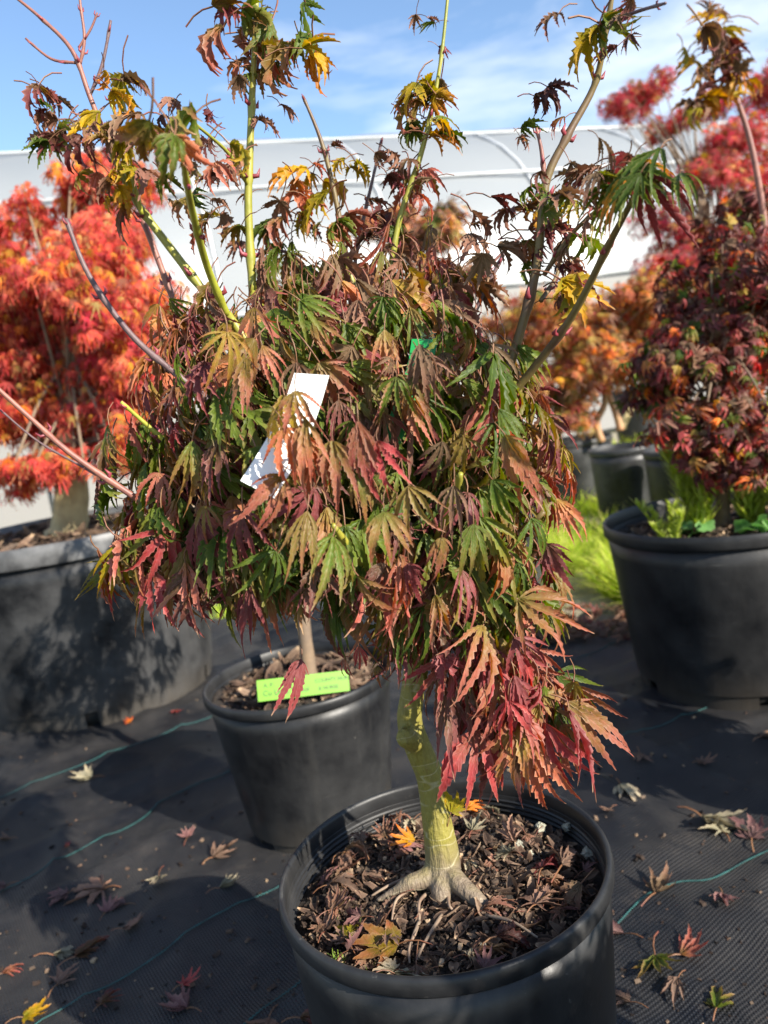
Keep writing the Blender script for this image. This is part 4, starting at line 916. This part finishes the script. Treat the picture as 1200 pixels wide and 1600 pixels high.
tag(obj('grass', mb.mesh('grass', [G_GRASS], True, True)), 'bright green grass growing past the fabric edge', 'grass', kind='stuff')
def weed(label, base, n, h, spread, seed, name='weed'):
    g = random.Random(seed); t = thing(name, label, 'weed', base); base = Vector(base)
    for i in range(n):
        a = g.uniform(0, 6.28); mbb = MB(); top = Vector((math.cos(a) * spread * g.random(), math.sin(a) * spread * g.random(), h * g.uniform(.6, 1.1)))
        q = smooth_path([Vector((top.x * .2, top.y * .2, -.01)), top * .55, top], 6); mbb.tube(q, .0018, 4)
        st = obj('stem', mbb.mesh('stem', [G_LIME]), t); fo = MB()
        for k, p in enumerate(q[2:]):
            for j in range(5):
                b_ = g.uniform(0, 6.28); blade(fo, p, (math.cos(b_), math.sin(b_), .9), h * g.uniform(.16, .34), .0042, -.2, g.random(), 0, 3)
        obj('leaflets', fo.mesh('leaflets', [G_LIME], True, True), t)
    return t
zr_ = POTS['right'][4] - .042
for i, (ox, oy, n, h, lab) in enumerate([(-.075, -.02, 9, .17, 'feathery lime weed leaning left of the maroon maple trunk'), (.055, -.05, 9, .18, 'feathery lime weed right against the maroon maple trunk'), (.125, -.10, 9, .20, 'taller feathery weed near the right picture edge'),
                                       (-.185, -.13, 4, .08, 'small lime weed sprouting by the left wall of the right pot'), (.20, -.02, 9, .21, 'feathery weed cut by the right picture edge'), (-.03, .10, 8, .15, 'lime weed half hidden behind the maroon maple trunk')]):
    weed(lab, (POTS['right'][0] + ox, POTS['right'][1] + oy, zr_), n + 5, h * 1.25, .10, 60 + i)
def herb(label, base, n, r, seed):
    g = random.Random(seed); t = thing('herb', label, 'herb', base)
    for i in range(n):
        a = 2 * math.pi * i / n + g.uniform(-.3, .3); rr = r * g.uniform(.7, 1.1); v, lc = [(0, 0, .0)], [(0, 0, 0, 1)]
        N = 14
        for k in range(N):
            b_ = 2 * math.pi * k / N; s = rr * (.5 + .06 * math.sin(5 * b_)); v.append((s * math.cos(b_) * .9, s * math.sin(b_), .25 * s * math.cos(2 * b_))); lc.append((.6, 1, 0, 1))
        f = [(0, 1 + k, 1 + (k + 1) % N) for k in range(N)]
        o = obj('leaf', mesh('leaf', v, f, [G_HERB], True, lc), t); o.location = (math.cos(a) * rr * .6, math.sin(a) * rr * .6, .012 + .02 * g.random()); o.rotation_euler = (g.gauss(0, .4), g.gauss(.0, .4), a)
for i, (px, py, n, lab) in enumerate([(1085, 838, 7, 'round leaved blue green herb at the front of the right pot'), (1180, 836, 7, 'round leaved herb by the right picture edge')]):
    c = GND(px, py, zr_); herb(lab, (c.x, c.y, zr_), n, .055, 80 + i)
weed('yellow green bush growing far behind the big tub', tuple(GND(195, 790, 0)), 14, .6, .35, 99, 'shrub')

# ------------------------------------------------------------------ fallen leaves on the fabric
def fallen(px, py, mat, label, s=1.0, rot=None, k=0, name='fallen_leaf', z=None, tilt=.12, lib=None, lift=.004, g=random.Random(9)):
    P = GND(px, py, 0 if z is None else z); zz = (ground_z(P.x, P.y) if z is None else z) + lift
    a = R(rot) if rot is not None else g.uniform(0, 6.28)
    o = place_leaf((lib or LIB_FALL)[k % len(lib or LIB_FALL)], orient(Vector((P.x, P.y, zz)), (math.cos(a), math.sin(a), g.gauss(0, tilt * .6)), (g.gauss(0, tilt), g.gauss(0, tilt), 1), s), None, mat, name)
    tag(o, label, 'leaf', 'leaves fallen on the fabric' if z is None else 'leaves fallen on the potting soil'); return o
FL = [
    (145, 1222, M_TAN, 'tan green fallen leaf beside the upper left stitch line', 1.15), (160, 1392, M_BROWN, 'large crumpled brown leaf left of the middle of the fabric', 1.5), (105, 1400, M_MAUVE, 'small mauve leaf touching the large crumpled brown one', .8),
    (195, 1412, M_MAUVE, 'small rosy leaf right of the large crumpled brown one', .7), (165, 1425, M_MAUVE, 'rosy curl just below the large crumpled brown leaf', .7), (250, 1378, M_TAN, 'small pale tan leaf between two stitch lines', .8),
    (335, 1350, M_BROWN, 'long narrow tan brown leaf with a stalk near the tagged pot', 1.1), (345, 1395, M_TAN, 'olive tan leaf lying left of the foreground pot rim', .8), (295, 1320, M_MAUVE, 'thin purple leaf below the tagged pot', .7),
    (195, 1462, M_BROWN, 'dark brown curled leaf in the lower left', .8), (85, 1495, M_TAN, 'pale beige curled leaf in the lower left cluster', 1.2), (120, 1500, M_PURP, 'wine red spiky leaf in the lower left cluster', 1.2),
    (92, 1545, M_BROWN, 'rusty leaf below the lower left cluster', .8), (285, 1535, M_CRIM, 'thin red curved leaf left of the foreground pot', .7), (290, 1570, M_MAUVE, 'mauve grey leaf under the thin red one', .9),
    (160, 1570, M_PURP, 'dark red leaf on the lowest stitch line', .7), (40, 1598, M_GOLD, 'yellow green leaf at the bottom left corner', .8), (470, 1590, M_PURP, 'dark red leaf at the bottom edge beside the foreground pot', .9), (420, 1592, M_BROWN, 'brown leaf at the bottom edge left of the foreground pot', .9),
    (205, 1135, M_ORNG, 'small orange leaf at the foot of the big tub', .6), (277, 1115, M_CRIM, 'salmon red leaf on the sunny fabric beside the tub', .75), (15, 1315, M_BROWN, 'small rust leaf at the left picture edge', .7), (10, 1385, M_MAUVE, 'mauve leaf at the left picture edge', .8),
    (105, 1330, M_CRIM, 'tiny red scrap above the middle stitch line', .35), (5, 1525, M_CRIM, 'thin bright red stalk at the left edge', .7),
    (972, 1240, M_TAN, 'pale leaf with a stalk right of the foreground rim', 1.0), (1000, 1190, M_BROWN, 'small brown leaf near the right stitch line', .8), (1095, 1195, M_BROWN, 'rusty star shaped leaf on shaded fabric', .75), (1100, 1280, M_TAN, 'large pale grey leaf at the right', 1.55),
    (1130, 1305, M_TAN, 'smaller pale leaf overlapping the large grey one', 1.1), (1175, 1315, M_MAUVE, 'dark mauve leaf at the right picture edge', 1.1), (1190, 1160, M_BROWN, 'brown leaf at the right edge below the weedy pot', .9), (955, 1275, M_BROWN, 'small tan scrap close to the foreground rim', .6),
    (1025, 1405, M_DRY, 'curled orange tan leaf lying on the right stitch line', 1.0), (1130, 1410, M_MAUVE, 'thin pink curl right of the stitch line', .8), (975, 1465, M_MAUVE, 'pale pink crumpled leaf against the foreground pot', .9),
    (1025, 1505, M_MIX, 'green and mauve leaf with a pink stalk at lower right', 1.2), (1065, 1500, M_ROSE, 'salmon curled leaf right of the green and mauve one', 1.0), (1060, 1540, M_BROWN, 'small brown leaf below the salmon curl', .8),
    (1120, 1580, M_MIX, 'yellow green leaf at the bottom right', .9), (985, 1575, M_BROWN, 'rust brown sliver at the foot of the foreground pot', .7),
    (700, 0, None, '', 0),
]
for i, q in enumerate(FL):
    if q[2] is None: continue
    fallen(q[0], q[1], q[2], q[3], q[4] * 1.22, None, i)
mb = MB(); g = random.Random(44)
for i in range(900):
    P = GND(g.uniform(-40, 1240), g.uniform(1010, 1640), 0)
    if any((P.x - p[0]) ** 2 + (P.y - p[1]) ** 2 < p[3] ** 2 for p in POTS.values()): continue
    r_ = g.choice([1, 1, 1, 2.2]) * g.uniform(.0008, .0022); E_ = Matrix.Rotation(g.uniform(0, 6.28), 3, 'Z') @ Matrix.Rotation(g.gauss(0, .6), 3, 'X'); Bv = g.random(); z_ = ground_z(P.x, P.y) + r_ * .4
    vv = [Vector((P.x, P.y, z_)) + E_ @ Vector((x * r_ * g.uniform(.6, 1.8), y * r_ * g.uniform(.5, 1), q * r_ * .5)) for x in (-1, 1) for y in (-1, 1) for q in (-1, 1)]
    mb.add(vv, [(0, 1, 3, 2), (4, 6, 7, 5), (0, 4, 5, 1), (2, 3, 7, 6), (0, 2, 6, 4), (1, 5, 7, 3)], [(g.random(), .3, Bv, 1)] * 8, g.choice([0, 1]))
tag(obj('debris', mb.mesh('debris', [BARK, STRAW], False, True)), 'crumbs of bark and dead leaf scattered over the fabric', 'debris', kind='stuff')
# heap of old leaves where fabric meets grass
mb = Mass(); g = random.Random(3)
for i in range(150):
    P = GND(g.uniform(835, 1010), g.uniform(955, 1005), 0); P.z = max(ground_z(P.x, P.y), -.02) + g.uniform(.002, .03)
    a = g.uniform(0, 6.28); stuff_leaf(mb, g.choice(LIB_FALL), orient(P, (math.cos(a), math.sin(a), g.gauss(0, .3)), (g.gauss(0, .4), g.gauss(0, .4), 1), g.uniform(.6, 1.1)), g.random(), g.choice([1, 1, 2, 3]))
tag(obj('leaf_litter', mb.mesh('leaf_litter', [PET, M_BROWN, M_PURP, M_DRY], True, True)), 'heap of old reddish leaves where the fabric meets the grass', 'leaf litter', kind='stuff')

# ------------------------------------------------------------------ things lying in the foreground pot
zs_ = MAIN_SOIL + .012
fallen(622, 1490, M_SALM, 'orange red fallen leaf on the soil at the front of the foreground pot', 1.05, 165, 1, z=zs_, lift=.010, lib=LIB_FLAT, tilt=.1)
fallen(545, 1478, M_GOLD, 'bright yellow curled leaf at the front left of the soil', .6, 100, 5, z=zs_, lift=.008, lib=LIB_CURL)
fallen(545, 1355, M_DRY, 'curled brown dry leaf standing against the left inner wall', 1.1, 60, 6, z=zs_, lift=.02, lib=LIB_CURL, tilt=.5)
fallen(570, 1340, M_BROWN, 'second curled brown leaf by the left inner wall', 1.0, 100, 7, z=zs_, lift=.02, lib=LIB_CURL, tilt=.5)
fallen(625, 1300, M_DRY, 'tan curled leaf behind the trunk on the left', 1.0, 80, 8, z=zs_, lift=.02, lib=LIB_CURL, tilt=.5)
fallen(650, 1328, M_ORNG, 'orange flat leaf touching the trunk from behind', .8, 170, 9, z=zs_, lift=.012, tilt=.2)
fallen(730, 1280, M_ORNG, 'orange leaf just right of the trunk', .8, 30, 10, z=zs_, lift=.012, tilt=.2)
fallen(850, 1375, M_PURP, 'wine red crumpled leaf at the right of the soil', 1.1, 80, 11, z=zs_, lift=.014, lib=LIB_CURL, tilt=.4)
fallen(880, 1370, M_BROWN, 'brown crumpled leaf right of the wine red one', 1.2, 60, 12, z=zs_, lift=.014, lib=LIB_CURL, tilt=.4)
fallen(800, 1350, M_TAN, 'pale curled leaf right of the trunk', .9, 120, 13, z=zs_, lift=.014, lib=LIB_CURL, tilt=.4)
fallen(780, 1480, M_DARK, 'dark crumpled leaf at the front right of the soil', 1.1, 20, 14, z=zs_, lift=.012, tilt=.4, lib=LIB_CURL)
fallen(840, 1430, M_BROWN, 'grey brown leaf in the shade of the right rim', .8, 50, 15, z=zs_, lift=.012, tilt=.3)
fallen(520, 1400, M_BROWN, 'small rust leaf by the left edge of the soil', .9, 10, 16, z=zs_, lift=.014, lib=LIB_CURL, tilt=.4)
fallen(910, 1400, M_DRY, 'dry brown curl at the right edge of the soil', .9, 200, 17, z=zs_, lift=.014, lib=LIB_CURL, tilt=.4)
lit = Mass(); g = random.Random(12)
for i in range(85):
    a_, r_ = g.uniform(0, 6.28), .15 * math.sqrt(g.random())
    if r_ < .035: continue
    P = Vector((mp_[0] + r_ * math.cos(a_), mp_[1] + r_ * math.sin(a_), zs_ + g.uniform(.002, .010))); b_ = g.uniform(0, 6.28)
    stuff_leaf(lit, g.choice(LIB_CURL + LIB_FALL), Matrix.Translation(-pot_main.location) @ orient(P, (math.cos(b_), math.sin(b_), g.gauss(0, .3)), (g.gauss(0, .45), g.gauss(0, .45), 1), g.uniform(.35, .7)), g.random(), g.choice([1, 1, 2, 3, 4]))
o = obj('leaf_litter', lit.mesh('leaf_litter', [PET, M_DRY, M_BROWN, M_TAN, M_MAUVE]), pot_main); o['kind'] = 'stuff'
PUM = simple_mat('pale pumice', (.42, .40, .30), (.25, .24, .19), 140, .9, .7, .004)
for i, (px, py, r, lab) in enumerate([(892, 1294, .0085, 'largest pale pumice stone at the back right of the soil'), (845, 1298, .006, 'pale pumice stone left of the largest one'), (812, 1326, .0055, 'flat white pumice stone in the middle of the soil'), (828, 1340, .005, 'small white pumice stone under the flat one'), (918, 1338, .006, 'greenish pumice stone near the right wall'), (756, 1485, .003, 'tiny white pumice grain by the front rim')]):
    P = GND(px, py, zs_); g = random.Random(i); v, f = [], []
    for a in range(6):
        for k in range(9):
            th = math.pi * (a + .5) / 6; ph = 2 * math.pi * k / 9; q = Vector((math.sin(th) * math.cos(ph), math.sin(th) * math.sin(ph), math.cos(th) * .75)); v.append(q * r * (1 + .9 * mnoise.noise(q * 1.9 + Vector((i * 3.3, .7, 0)))))
    for a in range(5):
        for k in range(9): f.append((a * 9 + k, (a + 1) * 9 + k, (a + 1) * 9 + (k + 1) % 9, a * 9 + (k + 1) % 9))
    f += [tuple(range(9)), tuple(45 + k for k in range(8, -1, -1))]
    tag(obj('pumice_stone', mesh('pumice_stone', v, f, [PUM], False), None, (P.x, P.y, zs_ + .0045)), lab, 'stone', 'pumice stones in the foreground pot')
# moss and seedlings, and surface roots
MOSS = simple_mat('moss', (.08, .16, .02), (.22, .28, .03), 160, .9, .8, .003)
mb = MB(); g = random.Random(8)
for (px, py, n, s) in [(745, 1400, 90, .008), (725, 1385, 50, .006), (660, 1395, 40, .006), (555, 1432, 30, .007), (520, 1430, 14, .005), (530, 1500, 25, .006), (600, 1515, 25, .006)]:
    c = GND(px, py, zs_)
    for i in range(n):
        a = g.uniform(0, 6.28); r = abs(g.gauss(0, s)); blade(mb, Vector((c.x + r * math.cos(a), c.y + r * math.sin(a), zs_ - .004)), (g.gauss(0, .5), g.gauss(0, .5), 1), g.uniform(.006, .014), .0009, .5, g.random(), 0, 2)
tag(obj('moss', mb.mesh('moss', [MOSS], True)), 'tufts of green moss among the roots in the foreground pot', 'moss', kind='stuff')
ROOT = simple_mat('thin root', (.30, .22, .15), (.20, .13, .09), 50, .7)
for i, pts in enumerate([[(668, 1395), (655, 1410), (655, 1440), (648, 1462)], [(650, 1385), (620, 1405), (612, 1440)], [(700, 1395), (702, 1415), (712, 1425)], [(640, 1370), (605, 1385), (580, 1400)], [(655, 1440), (640, 1480), (640, 1505)], [(690, 1430), (665, 1470), (652, 1500)], [(760, 1430), (800, 1440), (840, 1465)]]):
    q = smooth_path([GND(p[0], p[1], zs_ + .006 * (1 + (k % 2))) for k, p in enumerate(pts)], 5); m = MB(); m.tube([p - TL for p in q], list(np.linspace(.0022, .0010, len(q))), 6); obj('root', m.mesh('root', [ROOT]), tree)
# sucker leaf on the trunk
place_leaf(LIB_FALL[2], orient(AT(705, 1268, .79), cR * .4 + cU, Vector((0, -1, .2)), .6), tree, M_GOLD)

# ------------------------------------------------------------------ tags
def flat_mat(name, c, rough=.4, tr=0.0):
    m, t = new_mat(name); b = NB(t); tco = b.n('ShaderNodeTexCoord').outputs['Object']
    cc = b.mix(b.math('MULTIPLY', b.noise(tco, 60, 4), .25), c, tuple(x * .8 for x in c))
    p = b.n('ShaderNodeBsdfPrincipled', {'Base Color': cc, 'Roughness': rough}); b.out(p.outputs[0]); return m
WHITE = flat_mat('white card', (.80, .80, .76)); LIME = flat_mat('lime plastic', (.13, .34, .008)); GREEN = flat_mat('green plastic', (.02, .30, .07)); INK = flat_mat('faded ink', (.012, .03, .008))
def strip(name, label, px_pts, width, mat, th=.0006, ntip=None, texts=()):
    """bent plastic strip through (px,py,Y) points; width in metres, across = image-plane perpendicular"""
    P = smooth_path([AT(*q) for q in px_pts], 5); o = thing(name, label, 'tag', P[-1]); m = MB(); v = []
    for i, p in enumerate(P):
        d = (P[min(i + 1, len(P) - 1)] - P[max(i - 1, 0)]).normalized(); s = d.cross(-(CAMPOS - p).normalized() + Vector((.35, 0, 0))).normalized(); n = d.cross(s)
        w = width(i / (len(P) - 1)) if callable(width) else width
        for a, b_ in ((-1, -1), (1, -1), (1, 1), (-1, 1)): v.append(p - P[-1] + s * (a * w / 2) + n * (b_ * th / 2))
    f = []
    for i in range(len(P) - 1):
        for k in range(4): f.append((4 * i + k, 4 * i + (k + 1) % 4, 4 * i + 4 + (k + 1) % 4, 4 * i + 4 + k))
    f += [(3, 2, 1, 0), tuple(4 * (len(P) - 1) + k for k in range(4))]
    obj('strip', mesh('strip', v, f, [mat], False), o); return o
strip('plant_tag', 'blank white folded tag hanging in the left of the foreground crown', [(487, 585, .615), (473, 630, .60), (455, 675, .585), (430, 720, .575), (402, 765, .565)], .028, WHITE)
gt = strip('plant_tag', 'dark green looped label hidden among the leaves right of the white tag', [(664, 530, .70), (655, 575, .69), (640, 620, .68), (620, 665, .675), (612, 690, .675)], lambda t: .024 - .008 * t, GREEN)
def text(parent, body, M, size, mat):
    c = bpy.data.curves.new('lettering', 'FONT'); c.body = body; c.size = size; c.extrude = .0001; c.align_x = 'LEFT'; c.materials.append(mat)
    tmp = bpy.data.objects.new('lettering', c); COL.objects.link(tmp); dg = bpy.context.evaluated_depsgraph_get()
    me = bpy.data.meshes.new_from_object(tmp.evaluated_get(dg)); bpy.data.objects.remove(tmp)
    me.materials.clear(); me.materials.append(mat)
    o = bpy.data.objects.new('lettering', me); link(o, parent); o.matrix_basis = M; return o
def facing(P, right, n, parent):
    x = Vector(right).normalized(); z = Vector(n); z = (z - x * z.dot(x)).normalized(); y = z.cross(x)
    return Matrix.Translation(Vector(P) - parent.location) @ Matrix((x, y, z)).transposed().to_4x4()
for k, (px, py, w) in enumerate([(655, 572, 'TERN W'), (668, 575, 'NURSERY')]):
    P = AT(px, py, .682); text(gt, w, facing(P, cU * 1.0 + cR * .25, CAMPOS - P, gt), .0075, INK)
# lime tag lying on the middle pot
A = AT(402, 1080, 1.455); B = AT(545, 1063, 1.50)
lt = thing('plant_tag', 'lime green label with black print lying in the middle pot', 'tag', A)
xd = (B - A).normalized(); up_ = (Vector((0, .35, 1)) - xd * Vector((0, .35, 1)).dot(xd)).normalized(); nn_ = xd.cross(up_)
ln_ = (B - A).length; hh = .040
m = MB(); Mx = Matrix((xd, nn_, up_)).transposed(); m.box((0, 0, 0), ln_, .0008, hh); m.v = [Mx @ (Vector(q) + Vector((ln_ / 2, 0, 0))) for q in m.v]
obj('strip', m.mesh('strip', [LIME], False), lt)
for w, x, z, s in (('A. P.', .012, .005, .011), ('Cu Ume Tatsui', .010, -.011, .0145), ('COUNTY NUR', .112, .003, .010), ('& NURSE', .118, -.012, .010)):
    P = A + xd * x + up_ * z + nn_ * .0009
    text(lt, w, facing(P, xd, nn_, lt), s, INK)

# ------------------------------------------------------------------ added potted maples, beside and behind the camera (unseen, placed as shade casters)
for i, (x, y, h, r, top, rad, n, lab, pal) in enumerate([
        (.74, -.04, .30, .16, .95, .20, 900, 'bushy rust maple added unseen for shade close on the right of the viewpoint', dict(rust=3, g=2)),
        (.62, .30, .28, .14, .66, .15, 500, 'low green maple added unseen for shade between the viewpoint and the foreground pot', dict(g=3, m=2)),
        (1.12, 1.12, .34, .16, .80, .17, 700, 'low purple maple added out of view for shade right of the foreground pot', dict(p=2, g=2)),
        (1.05, -.32, .30, .16, 1.08, .22, 700, 'taller purple maple added unseen for shade at the right of the viewpoint', dict(p=2, g=2))]):
    make_pot('nursery_pot', 'black pot of the ' + lab, x, y, r, r * .85, h, .04, seed=90 + i)
    zc = (h + top) / 2; rz = (top - h) / 2
    maple('japanese_maple_tree', lab, (x, y, h - .04), [(Vector((x, y, zc)), rad, rad, rz), (Vector((x + .08, y + .06, zc - .03)), rad * .8, rad * .8, rz * .8), (Vector((x - .08, y - .05, zc - .03)), rad * .8, rad * .8, rz * .8)], 0, n, LIB_BG, pal, .015, BRN, 1.3, 200 + i)
